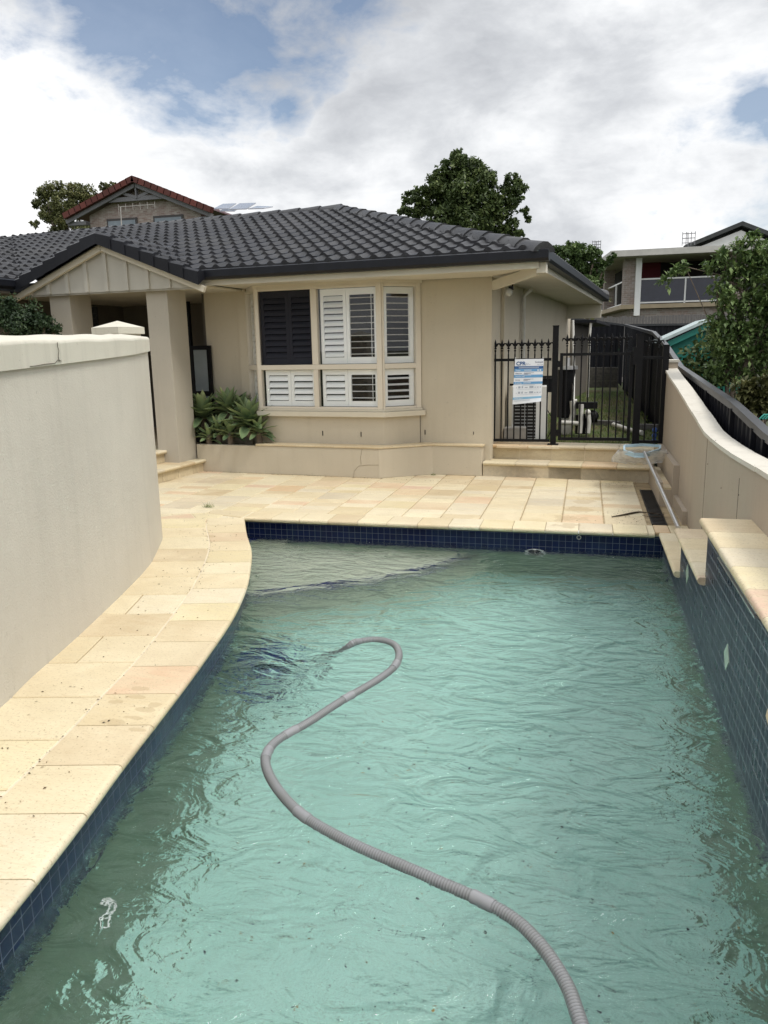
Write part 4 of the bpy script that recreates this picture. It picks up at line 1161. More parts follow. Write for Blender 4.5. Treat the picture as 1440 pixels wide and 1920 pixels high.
# CPR sign hung on the fence
sg = thing('cpr_sign', atY(990, 715, FY-.03), 'curling blue and white CPR resuscitation poster tied to the pool fence', 'sign')
TLx, TRx = fx(966, 673), fx(1020, 673)
zt = atY(990, 673, FY).z; zb = atY(990, 758, FY).z
SW, SH = TRx-TLx, zt-zb
def spt(a, b_, lift=0):                       # a across 0..1, b down 0..1 ; sheet leans and curls
    curl = .05*max(0, b_-.75)**2*16*(a**1.5)
    return Vector((TLx+SW*a-.022*b_*1.0+.0, FY-.030-.03*math.sin(b_*2.2)*.6-curl*.8-lift, zt-SH*b_*(1-.045*a*b_)+curl*.35))
q = MB(); q.smooth = True
for i in range(8):
    for j in range(20):
        q.quad(spt(i/8, (j+1)/20), spt((i+1)/8, (j+1)/20), spt((i+1)/8, j/20), spt(i/8, j/20))
q.smooth = False
M_SIGN = simple('sign_white', (.72, .76, .82), .4, var=.03)
q.build('sheet', M_SIGN, sg)
def smat(n_, c): return simple(n_, c, .4, var=.04)
S_DK, S_BL, S_LB, S_TX, S_GY = smat('sign_navy', (.02, .09, .26)), smat('sign_blue', (.12, .32, .58)), smat('sign_light_blue', (.20, .42, .62)), smat('sign_ink', (.03, .05, .14)), smat('sign_grey', (.35, .40, .48))
def srect(mb, a0, a1, b0, b1, lift=.0015):
    n_ = max(1, round((a1-a0)*8)); m__ = max(1, round((b1-b0)*20))
    for i in range(n_):
        for j in range(m__):
            A0, A1 = lerp(a0, a1, i/n_), lerp(a0, a1, (i+1)/n_); B0, B1_ = lerp(b0, b1, j/m__), lerp(b0, b1, (j+1)/m__)
            mb.quad(spt(A0, B1_, lift), spt(A1, B1_, lift), spt(A1, B0, lift), spt(A0, B0, lift))
q = MB(); srect(q, .0, 1, .155, .215); q.build('heading_band', S_DK, sg)
for (b0, b1) in ((.218, .275), (.345, .41), (.50, .555)): q = MB(); srect(q, 0, 1, b0, b1); q.build('blue_band', S_BL, sg)
q = MB(); srect(q, 0, 1, .845, .895); q.build('footer_band', S_LB, sg)
def text_mesh(s, size, bold=.0):
    cu = bpy.data.curves.new('t', 'FONT'); cu.body = s; cu.size = size; cu.offset = bold; cu.resolution_u = 2
    o = bpy.data.objects.new('t', cu); COL.objects.link(o)
    bpy.context.view_layer.update()
    me = bpy.data.meshes.new_from_object(o.evaluated_get(bpy.context.evaluated_depsgraph_get()))
    v_ = [tuple(x.co) for x in me.vertices]; f_ = [tuple(p.vertices) for p in me.polygons]
    bpy.data.objects.remove(o); bpy.data.curves.remove(cu); bpy.data.meshes.remove(me); return v_, f_
def stext(mb, s, a, b_, h, bold=0, right=False, lift=.003):
    v_, f_ = text_mesh(s, 1, bold)
    wdt = max(p[0] for p in v_); k = h/.72
    kx = k*SH/SW
    if right: a = a-wdt*kx
    base = len(mb.v)
    for p in v_: mb.vert(spt(a+p[0]*kx, b_-p[1]*k, lift))
    for f in f_: mb.face([base+i for i in f])
q = MB(); stext(q, 'CPR', .05, .135, .082, .03); q.build('cpr_lettering', S_DK, sg)
for a_ in (('Swimart', .98, .085, .038, .01, True), ('1300 00 SWIM', .98, .135, .016, 0, True), ('BASIC LIFE', .36, .105, .012), ('SUPPORT CHART', .36, .128, .012), ('Response', .05, .325, .026, .01), ('Airway', .05, .47, .026, .01)):
    q = MB(); stext(q, *a_); q.build('lettering', S_TX, sg)
for grp in ((.30, .315, .33), (.44, .455, .47)):
    q = MB()
    for b_ in grp: srect(q, .34, .34+.25*(1+.4*math.sin(b_*90)), b_, b_+.006, .0025)
    q.build('text_line', S_TX, sg)
for (s, b_) in (('Danger', .258), ('Send for Help', .388), ('Breathing', .54), ('Defibrillation', .878)): q = MB(); stext(q, s, .05, b_, .026, .01); q.build('lettering', M_SIGN, sg)
for grp, e0, e1_ in (((.175, .192), .15, .85), ((.235, .25), .34, .60), ((.36,), .34, .6), ((.515, .53), .34, .6)):
    q = MB()
    for b_ in grp: srect(q, e0, e1_, b_, b_+.006, .0025)
    q.build('text_line', M_SIGN, sg)
for (a0, a1) in ((.80, .85), (.88, .93)): q = MB(); srect(q, a0, a1, .232, .262, .0025); q.build('pictogram', M_SIGN, sg)
for r_, b_ in enumerate((.60, .72)):
    q = MB()
    for (a0, a1) in ((.10, .12), (.17, .25), (.29, .34), (.40, .50), (.56, .70), (.74, .78), (.82, .88), (.92, .96)):
        hh = .045 if a0 in (.17, .29, .56) else .02
        srect(q, a0, a1, b_+(.02 if hh < .03 else 0), b_+(.02 if hh < .03 else 0)+hh, .0025)
    srect(q, .14, .90, b_+.07, b_+.074, .0025); q.build('diagram_row', S_GY, sg)
q = MB(); srect(q, .3, .75, .57, .578, .0025); q.build('text_line', S_GY, sg); q = MB()
for b_ in (.915, .93): srect(q, .05, .6, b_, b_+.005, .0025)
q.build('text_line', S_GY, sg)
for a in (0.02, .97):
    p = spt(a, .01); q = MB(); q.tube([(p.x, p.y+.02, p.z), (p.x, p.y-.004, p.z+.03), (p.x, p.y+.05, p.z+.028), (p.x, p.y+.02, p.z)], .003, 5); q.build('cable_tie', M_WHITE, sg)

# ------------------------------------------------------------------ lawn
def grass_mat():
    mt, t, b, out = newmat('lawn_grass'); p = pos(t)
    c = t.ramp(t.noise(p, 9, 6, .7), [(.3, (.05, .085, .022)), (.7, (.13, .18, .05))])
    c = t.mix(t.ramp(t.noise(p, .9, 5, .65), [(.46, 0), (.60, .85)]), c, (.13, .10, .055, 1))
    t.link(c, b.inputs['Base Color']); b.inputs['Roughness'].default_value = .95
    t.link(t.bump(t.noise(p, 45, 5, .7), .9, .05), b.inputs['Normal']); return mt
M_GRASS = grass_mat()
def lawnz(x, y): return .36+.0075*max(0, y-12)+.02*math.sin(x*3+y*2)*.5
q = MB(); q.smooth = True
xs = [-2.2+i*.23 for i in range(15)]; ys = [10.86+(1.12**j-1)*1.6 for j in range(25)]
for i in range(len(xs)-1):
    for j in range(len(ys)-1):
        q.quad(*[(a, b_, lawnz(a, b_)) for a, b_ in ((xs[i], ys[j]), (xs[i+1], ys[j]), (xs[i+1], ys[j+1]), (xs[i], ys[j+1]))])
tag(q.build('lawn', M_GRASS), kind='structure')
M_BLADE = newmat('grass_blade')
mt, t, b, out = M_BLADE; at = t.node('ShaderNodeAttribute', attribute_name='rnd').outputs['Fac']
t.link(t.ramp(at, [(0, (.06, .11, .02)), (.6, (.14, .21, .045)), (1, (.28, .24, .11))]), b.inputs['Base Color']); b.inputs['Roughness'].default_value = .7; M_BLADE = mt
q = MB()
for k in range(9000):
    y = 10.9+11*random.random()**1.6; x = random.uniform(-1.1, 1.1); z = lawnz(x, y); h = random.uniform(.02, .06); a = random.uniform(0, 6.28); dx, dy = .006*math.cos(a), .006*math.sin(a)
    q.cur = random.random(); q.poly([(x-dx, y-dy, z), (x+dx, y+dy, z), (x+random.uniform(-.03, .03), y+random.uniform(-.02, .02), z+h)])
tag(q.build('grass', M_BLADE), kind='stuff', label='short green lawn grass growing along the side of the house behind the gate', cat='grass')

# ------------------------------------------------------------------ equipment behind the fence
AC = thing('air_conditioner', (-.72, 11.35, .36), 'white outdoor air conditioner unit with dark louvred grille behind the sign', 'air conditioner')
def rot(c, deg): return Matrix.Translation(Vector(c)) @ Matrix.Rotation(R(deg), 4, 'Z')
axf = rot((atY(1000, 800, 11.35).x, 11.35, .37), 4)
q = MB(axf); q.box(-.31, .19, -.18, .18, .0, .78); q.build('casing', M_WHITE, AC, bevel=.012)
q = MB(axf); q.box(-.285, .03, -.186, -.1805, .05, .73); q.build('fan_opening', M_DARK, AC)
q = MB(axf)
for k in range(14): q.box(-.285, .03, -.197, -.187, .07+k*.047, .082+k*.047)
q.box(-.13, -.12, -.203, -.198, .05, .73); q.build('grille', simple('grille_grey', (.30, .31, .32), .5), AC)
q = MB(axf)
for k in range(3): q.box(.1915, .194, -.14+k*.1, -.06+k*.1, .10, .66)
q.build('side_vent', simple('vent_grey', (.55, .56, .57), .5), AC)
q = MB(); c = atY(967, 825, 11.0)
q.box(c.x-.16, c.x+.15, 10.95, 11.2, .37, .58); q.box(c.x-.12, c.x+.11, 10.99, 11.16, .5805, .585)
tag(q.build('concrete_block', simple('concrete', (.33, .32, .30), .9, var=.2, scale=8), bevel=.008), 'small grey concrete block standing in front of the air conditioner', 'block')
q = MB(); c = atY(1027, 722, 11.5)
q.box(c.x-.10, c.x+.10, 11.45, 11.6, c.z-.10, c.z+.09); q.poly([(c.x-.11, 11.44, c.z+.092), (c.x+.11, 11.44, c.z+.092), (c.x+.11, 11.62, c.z+.13), (c.x-.11, 11.62, c.z+.13)])
q.bar((c.x, 11.62, c.z), (-1.1, 11.7, c.z), .03)
q.tube([(c.x, 11.52, c.z-.1), (c.x-.03, 11.5, c.z-.3), (c.x+.12, 11.45, c.z-.55), (c.x+.02, 11.4, c.z-.75), (c.x+.15, 11.4, c.z-.95)], .008, 6)
tag(q.build('control_box', M_BLACK), 'black weatherproof control box with dangling cable beside the air conditioner', 'control box')
# pool pump, filter and pipes
pp = thing('pool_pump', (-.1, 12.2, .36), 'black pool pump with white pvc pipework standing on the lawn behind the gate', 'pool pump')
PY = 12.0
def e_(x, y, d=0): return atY(x, y, PY+d)
q = MB(); a = e_(1062, 760)
q.tube([e_(1085, 786), e_(1120, 783)], .075, 14)
c = e_(1102, 760); q.box(c.x-.17, c.x+.14, PY-.07, PY+.07, c.z-.045, c.z+.05)
c = e_(1092, 775); q.cyl((c.x, PY, .40), .10, .28, 16); q.ball(tuple(e_(1110, 780)), .10, .08, .09)
q.build('pump_body', M_BLACK, pp)
q = MB(); q.tube([e_(1074, 600, .3), e_(1076, 700, .3), e_(1075, 752, .1), e_(1074, 757)], [.022]*4, 10)
q.tube([e_(1074, 752), e_(1075, 775), e_(1070, 792)], .045, 12)
q.tube([e_(1074, 752), e_(1082, 752)], .03, 12)
q.tube([e_(1090, 758, -.1), e_(1089, 790, -.1), e_(1087, 812, -.1)], .036, 12)
q.tube([e_(1102, 772, -.12), e_(1104, 790, -.12), e_(1102, 812, -.12)], .036, 12); q.ball(tuple(e_(1102, 773, -.13)), .045)
q.tube([e_(1048, 792, -.1), e_(1070, 793, -.1), e_(1088, 794, -.1)], .034, 12)
q.build('pvc_pipe', M_PVC, pp)
ft = thing('pool_filter', (e_(1058, 800).x, 12.2, .36), 'tall black pool filter tank against the side wall behind the gate', 'filter')
c = e_(1061, 745, .3)
q = MB(); q.cyl((c.x, 12.3, .62), .13, .72, 20); q.build('tank', M_BLACK, ft)
q = MB(); q.cyl((c.x, 12.3, 1.345), .165, .05, 20); q.cyl((c.x, 12.3, 1.40), .05, .12, 12); q.build('lid', M_ALU, ft)
q = MB(); q.box(c.x-.1, c.x+.1, 12.2, 12.4, .36, .61); q.build('base', M_PVC, ft)
q = MB(); q.tube([hu(972, 540, 1.44), hu(972, 812, 1.44)] if False else [H(1.42, 2.7, .4), H(1.42, 2.7, 2.45), H(1.55, 2.6, 2.55)], .032, 10)
tag(q.build('downpipe', M_PVC), 'cream downpipe running down the side wall of the house near the meter box', 'downpipe')
# small green-lit meter box and far lean-to of the house
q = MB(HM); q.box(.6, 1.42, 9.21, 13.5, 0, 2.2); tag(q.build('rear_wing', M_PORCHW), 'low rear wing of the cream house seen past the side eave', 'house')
rwg = bpy.data.objects['rear_wing']
q = MB(HM); q.box(.5, 1.95, 9.25, 13.6, 2.205, 2.27); q.build('lean_roof', M_GUTTER, rwg)
q = MB(HM); q.tube([(1.82, 9.3, 2.2), (1.80, 9.3, 1.9), (1.80, 9.3, .5)], .03, 10); q.build('drain_pipe', M_PVC, rwg)
# bits lying along the fence
q = MB(); q.tube([atZ(1090+60, 796, .44), atZ(1180, 806, .42), atZ(1205, 812, .42)], .035, 10)
tag(q.build('loose_pipe', M_PVC), 'short length of white pipe lying at the foot of the dark fence', 'pipe')
q = MB(); c = atZ(1227, 818, .5)
for dz in (0, .07, .14): q.ball((c.x, c.y, .44+dz), .035, .035, .04, 10, 6)
tag(q.build('water_valve', simple('blue_plastic', (.05, .12, .38), .35)), 'blue plastic valve standing in the corner behind the fence', 'valve')
for k, (x, y, w__, lab) in enumerate(((1135, 793, .5, 'weathered timber sleeper lying on the lawn beside the fence post'), (1212, 800, .35, 'short dark timber offcut lying behind the gate post'))):
    c = atZ(x, y, .42); q = MB(rot((c.x, c.y, .37), -28+k*20)); q.box(-w__/2, w__/2, -.06, .06, 0, .09)
    tag(q.build('timber_sleeper', M_TIMBER), lab, 'sleeper')

# ------------------------------------------------------------------ boundary fences
def sheet_fence(mb, cap, posts, pts, zt, zbot, rib=.19, depth=.022):
    for (a, b_, za, zb_2) in zip(pts, pts[1:], zt, zt[1:]):
        a = Vector(a); b_ = Vector(b_); d = b_-a; L = d.length; dn = d.normalized(); n_ = Vector((-dn.y, dn.x, 0)); cnt = max(1, round(L/rib))
        for k in range(cnt):
            t0, t1 = k/cnt, (k+1)/cnt; tm0, tm1 = t0+.30/cnt, t0+.42/cnt; tm2, tm3 = t0+.88/cnt, t1
            tt = [(t0, 0), (tm0, 0), (tm1, 1), (tm2, 1), (tm3, 0)]
            for (ta, oa), (tb_, ob_) in zip(tt, tt[1:]):
                p0 = a+d*ta+n_*depth*oa; p1 = a+d*tb_+n_*depth*ob_; z0 = lerp(za, zb_2, ta); z1 = lerp(za, zb_2, tb_)
                mb.quad((p0.x, p0.y, zbot), (p1.x, p1.y, zbot), (p1.x, p1.y, z1-.04), (p0.x, p0.y, z0-.04))
        cap.bar((a.x, a.y, za-.03), (b_.x, b_.y, zb_2-.03), .05, .06)
        cap.bar((a.x, a.y, za-.0), (b_.x, b_.y, zb_2-.0), .07, .012)
        posts.append((a, za))
bf = thing('boundary_fence', (1.2, 10, 0), 'long black steel boundary fence stepping down outside the right wall', 'fence')
fpts = [(1172, 608), (1226, 622), (1248, 644), (1277, 687), (1330, 723), (1378, 755), (1418, 791), (1440, 811)]
wp = [atX(x, y, 1.22) for x, y in fpts]
P_ = [(p.x, p.y, 0) for p in wp]+[(1.22, 3.5, 0), (1.22, -1, 0)]; Z_ = [p.z for p in wp]+[.98, .95]
fm, fc, ps = MB(), MB(), []
sheet_fence(fm, fc, ps, P_, Z_, -.3)
fm.build('steel_sheet', M_FENCE, bf); fc.build('cap_rail', M_FENCECAP, bf)
for (p, z) in ps[1:]:
    q = MB(); q.box(p.x-.035, p.x-.001, p.y-.03, p.y+.03, -.3, z-.05); q.build('fence_post', M_FENCE, bf)
rfz = Z_[0]
ff = thing('rear_fence', (0, wp[0].y, 0), 'dark steel fence closing the side yard at the back', 'fence')
fm, fc, ps = MB(), MB(), []
lp = atY(1080, 596, wp[0].y+.5); sheet_fence(fm, fc, ps, [(1.20, wp[0].y+.05, 0), (lp.x, lp.y, 0), (lp.x-2.5, lp.y, 0)], [rfz, lp.z, lp.z], .2)
sheet_fence(fm, fc, ps, [(1.26, wp[0].y+.05, 0), (9.5, wp[0].y+.05, 0)], [rfz, rfz-.1], .2)
fm.build('steel_sheet', M_FENCE, ff); fc.build('cap_rail', M_FENCECAP, ff)
q = MB(); c = atY(1105, 735, 20)
for k in range(3):
    q.cur = random.random(); y_ = 24.2; q.box(-1.2, .9, y_+k*.06, y_+k*.06+.2, .45+k*.2, .64+k*.2)
tag(q.build('block_retaining_wall', simple('rough_block', (.07, .065, .055), .9, var=.4, scale=14)), 'low rough block retaining wall at the end of the side lawn', 'retaining wall')
# grey paling fence behind
pf3 = thing('paling_fence', (3, 31, 0), 'weathered grey timber paling fence below the brick balcony house', 'fence')
q = MB(); YY = 31.0; x = atY(1105, 590, YY).x; xe = atY(1620, 590, YY).x; zt_ = atY(1200, 593, YY).z
while x < xe:
    q.cur = random.random(); q.box(x, x+.095, YY, YY+.02, .5, zt_+random.uniform(-.03, .03)); x += .105
q.build('palings', M_TIMBER, pf3)

# ------------------------------------------------------------------ brick material
def brick_mat(name, c1, c2, mort, bw_=.24, bh=.086, vary=(.30, .12, .08), kv=.35):
    mt, t, b, out = newmat(name)
    uv = t.node('ShaderNodeUVMap').outputs[0]
    br = t.node('ShaderNodeTexBrick'); t.link(uv, br.inputs['Vector']); br.offset = .5
    br.inputs['Scale'].default_value = 1; br.inputs['Brick Width'].default_value = bw_; br.inputs['Row Height'].default_value = bh
    br.inputs['Mortar Size'].default_value = .008; br.inputs['Color1'].default_value = rgb(c1); br.inputs['Color2'].default_value = rgb(c2); br.inputs['Mortar'].default_value = rgb(mort)
    c = t.mix(t.ramp(t.noise(uv, 1.6, 5, .7), [(.42, 0), (.62, kv)]), br.outputs['Color'], rgb(vary))
    c = t.mix(t.ramp(t.noise(uv, 11, 4, .7), [(.45, 0), (.7, .5)]), c, rgb(tuple(x*.55 for x in c1)))
    t.link(c, b.inputs['Base Color']); b.inputs['Roughness'].default_value = .85; return mt
M_BRICKR = brick_mat('mottled_brick', (.46, .41, .37), (.28, .20, .18), (.44, .41, .38), vary=(.20, .11, .09))
M_BRICKW = brick_mat('pale_brick', (.36, .33, .30), (.24, .20, .175), (.42, .40, .38), kv=.25)
def uvq(mb, a, b_, c, d):
    a, b_, c, d = map(Vector, (a, b_, c, d)); L = (b_-a).length
    mb.quad(a, b_, c, d, uv=[(0, a.z), (L, b_.z), (L, c.z), (0, d.z)])
def brickbox(mb, x0, x1, y0, y1, z0, z1):
    uvq(mb, (x0, y0, z0), (x1, y0, z0), (x1, y0, z1), (x0, y0, z1)); uvq(mb, (x1, y0, z0), (x1, y1, z0), (x1, y1, z1), (x1, y0, z1))
    uvq(mb, (x1, y1, z0), (x0, y1, z0), (x0, y1, z1), (x1, y1, z1)); uvq(mb, (x0, y1, z0), (x0, y0, z0), (x0, y0, z1), (x0, y1, z1))
    uvq(mb, (x0, y0, z1), (x1, y0, z1), (x1, y1, z1), (x0, y1, z1))

# ------------------------------------------------------------------ balcony house (right, uphill)
YB = 37.0
c0_ = atY(1190, 577, YB)
bh_ = thing('balcony_house', (c0_.x, YB, 0), 'pale brick house on the slope with a raised balcony, glass balustrade and low roof', 'house')
bx = Matrix.Translation((c0_.x, YB, 0)) @ Matrix(((1, -.13, 0, 0), (-.02, .99, 0, 0), (0, 0, 1, 0), (0, 0, 0, 1)))
S_ = YB/FPX
zf = atY(1190, 570, YB).z; zs = atY(1190, 484, YB).z; zr = atY(1180, 474, YB).z; zg = -.5
q = MB(bx)
brickbox(q, -.1, 11, .25, 14.6, zg, zf-.22); q.build('lower_wall', M_BRICKW, bh_)
def pier_(x0, x1, y0, y1):
    q = MB(bx); brickbox(q, x0, x1, y0, y1, zf-.02, zs); q.build('brick_pier', M_BRICKW, bh_)
pier_(-.48, .0, .1, .6); pier_(-.52, -.04, 5.4, 5.9); pier_(-.52, -.04, 10.6, 11.1); pier_(3.9, 4.5, .1, .6); pier_(-.52, -.04, 14, 14.5)
q = MB(bx); q.box(-.6, 11, 0, 14.6, zf-.2, zf-.021); q.build('balcony_floor', simple('balcony_edge', (.34, .28, .19), .7), bh_)
q = MB(bx); q.box(.35, 11, 2.6, 14.5, zf-.01, zs); q.build('recess_wall', M_DARK, bh_)
q = MB(bx); q.box(.5, 1.5, 2.4, 2.55, zf+1.2, zf+2.0); q.build('red_curtain', simple('red_cloth', (.12, .012, .02), .8), bh_)
q = MB(bx); q.box(-.02, .22, -.02, .2, zf-.5, zs+.05); q.build('corner_post', M_WHITE, bh_)
q = MB(bx)
for z in (zf+.02, zf+1.02): q.box(.22, 3.9, .1, .15, z, z+.06)
for x in (2.05, 3.84, 6.5): q.box(x, x+.06, .1, .16, zf-.1, zf+1.05)
q.box(4.5, 10.9, .1, .15, zf+.02, zf+.08); q.box(4.5, 10.9, .1, .15, zf+1.02, zf+1.08)
for (ya, yb) in ((.6, 5.4), (5.9, 10.6), (11.1, 14)):
    q.box(-.35, -.30, ya, yb, zf+.02, zf+.08); q.box(-.35, -.30, ya, yb, zf+1.02, zf+1.08); q.box(-.36, -.29, (ya+yb)/2, (ya+yb)/2+.06, zf, zf+1.02)
q.build('balustrade_rail', M_WHITE, bh_)
q = MB(bx); q.quad((.22, .13, zf+.08), (3.9, .13, zf+.08), (3.9, .13, zf+1.02), (.22, .13, zf+1.02)); q.quad((4.5, .13, zf+.08), (10.9, .13, zf+.08), (10.9, .13, zf+1.02), (4.5, .13, zf+1.02))
q.build('tinted_glass', simple('tinted_glass', (.022, .026, .045), .15, var=.2), bh_)
q = MB(bx); q.box(-1.1, 11.5, -.7, 15, zs+.0, zs+.08); q.build('balcony_soffit', simple('soffit_far', (.35, .33, .29), .8), bh_)
q = MB(bx); q.box(-1.15, 11.6, -.78, -.70, zs+.02, zs+.27); q.box(-1.22, -1.13, -.78, 15.1, zs+.02, zs+.27); q.build('fascia', simple('fascia_grey', (.46, .45, .42), .6), bh_)
q = MB(bx); q.poly([(-1.15, -.75, zs+.275), (11.6, -.75, zs+.275), (11.6, 5, zs+.9), (3, 5, zs+.9)]); q.poly([(-1.15, -.75, zs+.275), (3, 5, zs+.9), (3, 5.2, zs+.9), (-1.15, 15, zs+.275)]); q.build('roof', simple('roof_grey', (.22, .22, .22), .6), bh_)
q = MB(bx); q.box(1.9, 10.9, .235, .249, zf-1.5, zf-.9); q.build('lower_window', simple('window_grey', (.16, .18, .20), .3), bh_)
def aerial(name, px_, ytop, ybot, Y, lab, w_=.55):
    a = atY(px_, ybot, Y); b_ = atY(px_, ytop, Y); q = MB(); q.tube([tuple(a), tuple(b_)], .022, 6); h = b_.z-a.z
    for k in range(3):
        z = b_.z-.06*h-k*.27*h; q.bar((a.x-w_/2, Y, z), (a.x+w_/2, Y, z), .03)
        for s in (-.5, -.2, .2, .5): q.bar((a.x+w_*s, Y-.03, z-.16*h), (a.x+w_*s, Y-.03, z+.10*h), .028)
    tag(q.build(name, simple('aerial_metal', (.18, .18, .19), .5)), lab, 'aerial')
aerial('tv_aerial', 1290, 436, 468, 40, 'grey television aerial above the balcony house roof')
aerial('tv_aerial', 1118, 452, 472, 42, 'small faint television aerial above the trees left of the balcony house', .4)
# white gable house further up
YG = 56.0
gp = atY(1390, 424, YG); gl_ = atY(1283, 468, YG); gr_ = atY(1500, 466, YG)
wg = thing('white_gable_house', (gp.x, YG, 0), 'house with white gable end and dark tiled roof at the top right', 'house')
q = MB(); q.prism([(gl_.x+.6, YG), (gr_.x-.6, YG), (gr_.x-.6, YG+8), (gl_.x+.6, YG+8)], 0, gl_.z)
i = [q.vert(p) for p in ((gl_.x+.3, YG, gl_.z-.1), (gr_.x-.3, YG, gr_.z-.1), (gp.x, YG, gp.z-.25))]; q.face(i); q.build('wall', M_WHITE, wg)
q = MB()
for (e0, e1) in ((gl_, gp), (gp, gr_)):
    a = Vector((e0.x, YG-.35, e0.z)); b_ = Vector((e1.x, YG-.35, e1.z)); up = Vector((0, 0, .26)); back = Vector((0, 9, 0))
    for f in ((a, b_, b_+up, a+up), (a+up, b_+up, b_+up+back, a+up+back), (a, a+back, b_+back, b_)): q.quad(*f)
q.build('roof', simple('dark_roof_far', (.035, .04, .04), .7, var=.4, scale=4), wg)

# ------------------------------------------------------------------ red-roofed brick house (left, behind)
YR = 40.0
pk_ = atY(256, 338, YR); el = atY(128, 408, YR); er = atY(402, 396, YR)
rh = thing('red_roof_house', (pk_.x, YR, 0), 'two storey mottled brick house with red tiled gable behind the black roof', 'house')
zl = (el.z+er.z)/2
q = MB(); wl, wr = atY(163, 420, YR).x, atY(373, 420, YR).x
zt1 = atY(250, 375, YR).z
uvq(q, (wl, YR+.3, 0), (wr, YR+.3, 0), (wr, YR+.3, zl+.1), (wl, YR+.3, zl+.1))
sl_ = (pk_.z-zl)/(pk_.x-el.x)
def rz(x): return pk_.z-abs(x-pk_.x)*(pk_.z-el.z)/(pk_.x-el.x)-.35
xs_ = [lerp(wl, wr, k/8) for k in range(9)]
for a, b_ in zip(xs_, xs_[1:]):
    q.quad((a, YR+.3, zl+.1), (b_, YR+.3, zl+.1), (b_, YR+.3, rz(b_)), (a, YR+.3, rz(a)), uv=[(a, zl+.1), (b_, zl+.1), (b_, rz(b_)), (a, rz(a))])
uvq(q, (wl, YR+12, 0), (wl, YR+.3, 0), (wl, YR+.3, zl), (wl, YR+12, zl)); uvq(q, (wr, YR+.3, 0), (wr, YR+12, 0), (wr, YR+12, zl), (wr, YR+.3, zl))
q.build('brick_wall', M_BRICKR, rh)
M_RED = tile_mat('red_roof_tile', (.105, .026, .019), .25, (.07, .045, .04), .45)
q = MB()
for (e0, e1, sg_) in ((el, pk_, -1), (er, pk_, 1)):
    n = 12
    for k in range(n):
        a = e0.lerp(e1, k/n); b_ = e0.lerp(e1, (k+1)/n+.01); q.cur = random.random(); q.bar((a.x, YR-.28, a.z+.02+.0), (b_.x, YR-.28, b_.z), .36, .30)
    q.quad((e0.x, YR-.3, e0.z+.05), (e1.x, YR-.3, e1.z+.05), (e1.x, YR+12, e1.z+.05), (e0.x, YR+12, e0.z+.05))
q.build('roof', M_RED, rh)
q = MB()
for e0 in (el, er):
    a = e0+Vector((0, 0, -.22)); b_ = pk_+Vector((0, 0, -.22)); q.bar((a.x, YR-.2, a.z-.06), (b_.x, YR-.2, b_.z-.06), .1, .2)
    q.box(min(e0.x, wl if e0 is el else wr)-.0, max(e0.x, wl if e0 is el else wr), YR-.1, YR+.3, e0.z-.45, e0.z-.25) if True else None
zc = atY(256, 373, YR).z; hwid = (pk_.z-.3-zc)/((pk_.z-el.z)/(pk_.x-el.x))
q.bar((pk_.x-hwid, YR-.1, zc), (pk_.x+hwid, YR-.1, zc), .08, .22); q.bar((pk_.x, YR-.1, zc), (pk_.x, YR-.1, pk_.z-.3), .08, .2)
for s in (-1, 1): q.bar((pk_.x, YR-.12, zc+.05), (pk_.x+s*hwid*.5, YR-.12, lerp(zc, pk_.z-.3, .5)), .06, .14)
q.build('gable_truss', simple('truss_grey', (.16, .16, .17), .6), rh)
for (xa_, xb_) in ((195, 254), (283, 341)):
    w0 = atY(xa_, 408, YR); w1 = atY(xb_, 430, YR); zt_w = atY(225, 408, YR).z
    q = MB(); q.box(w0.x, w1.x, YR+.22, YR+.29, zt_w-1.1, zt_w); wn = q.build('window', simple('dark_frame', (.05, .045, .045), .5), rh)
    q = MB(); q.box(w0.x+.1, w1.x-.1, YR+.2, YR+.215, zt_w-1.05, zt_w-.12); q.build('pane', simple('far_glass', (.20, .24, .28), .15), wn)
rr = atY(500, 392, YR+2)
q = MB(); rz0 = atY(440, 402, YR+1).z
q.quad((er.x-1, YR+.5, rz0-.4), (er.x+4.2, YR+.5, rz0-.4), (er.x+3.2, YR+6, rz0+.75), (er.x-1, YR+6, rz0+.75)); q.build('side_roof', M_RED, rh)
for (x0_, y0_, x1_, y1_, x2_, y2_, x3_, y3_) in ((400, 391, 428, 391, 443, 381, 418, 382), (430, 392, 462, 391, 480, 380, 449, 381), (412, 395, 440, 395, 446, 391, 420, 391), (465, 391, 495, 390, 512, 387, 482, 386)):
    q = MB()
    pts = [atY(x0_, y0_, YR+2), atY(x1_, y1_, YR+2), atY(x2_, y2_, YR+4), atY(x3_, y3_, YR+4)]
    q.poly([tuple(p) for p in pts]); q.poly([tuple(p-Vector((0, 0, .05))) for p in pts][::-1])
    for k in range(4): q.quad(pts[k], pts[(k+1) % 4], pts[(k+1) % 4]-Vector((0, 0, .05)), pts[k]-Vector((0, 0, .05)))
    q.build('solar_panel', simple('solar_panel', (.30, .32, .36), .15, var=.1), rh)
q = MB(); a = atY(228, 425, YR-.4); b_ = atY(226, 388, YR-.4)
q.tube([tuple(a), tuple(b_)], .03, 6); c = atY(222, 388, YR-.4); d = atY(290, 383, YR-.4)
q.bar(tuple(c), tuple(d), .022); 
for k in range(6): p = c.lerp(d, k/5); q.bar((p.x, p.y, p.z-.22*(1 if k else 2)), (p.x, p.y, p.z+.14), .016)
tag(q.build('tv_aerial', simple('aerial_pale', (.4, .38, .36), .5)), 'pale television aerial in front of the mottled brick gable', 'aerial')

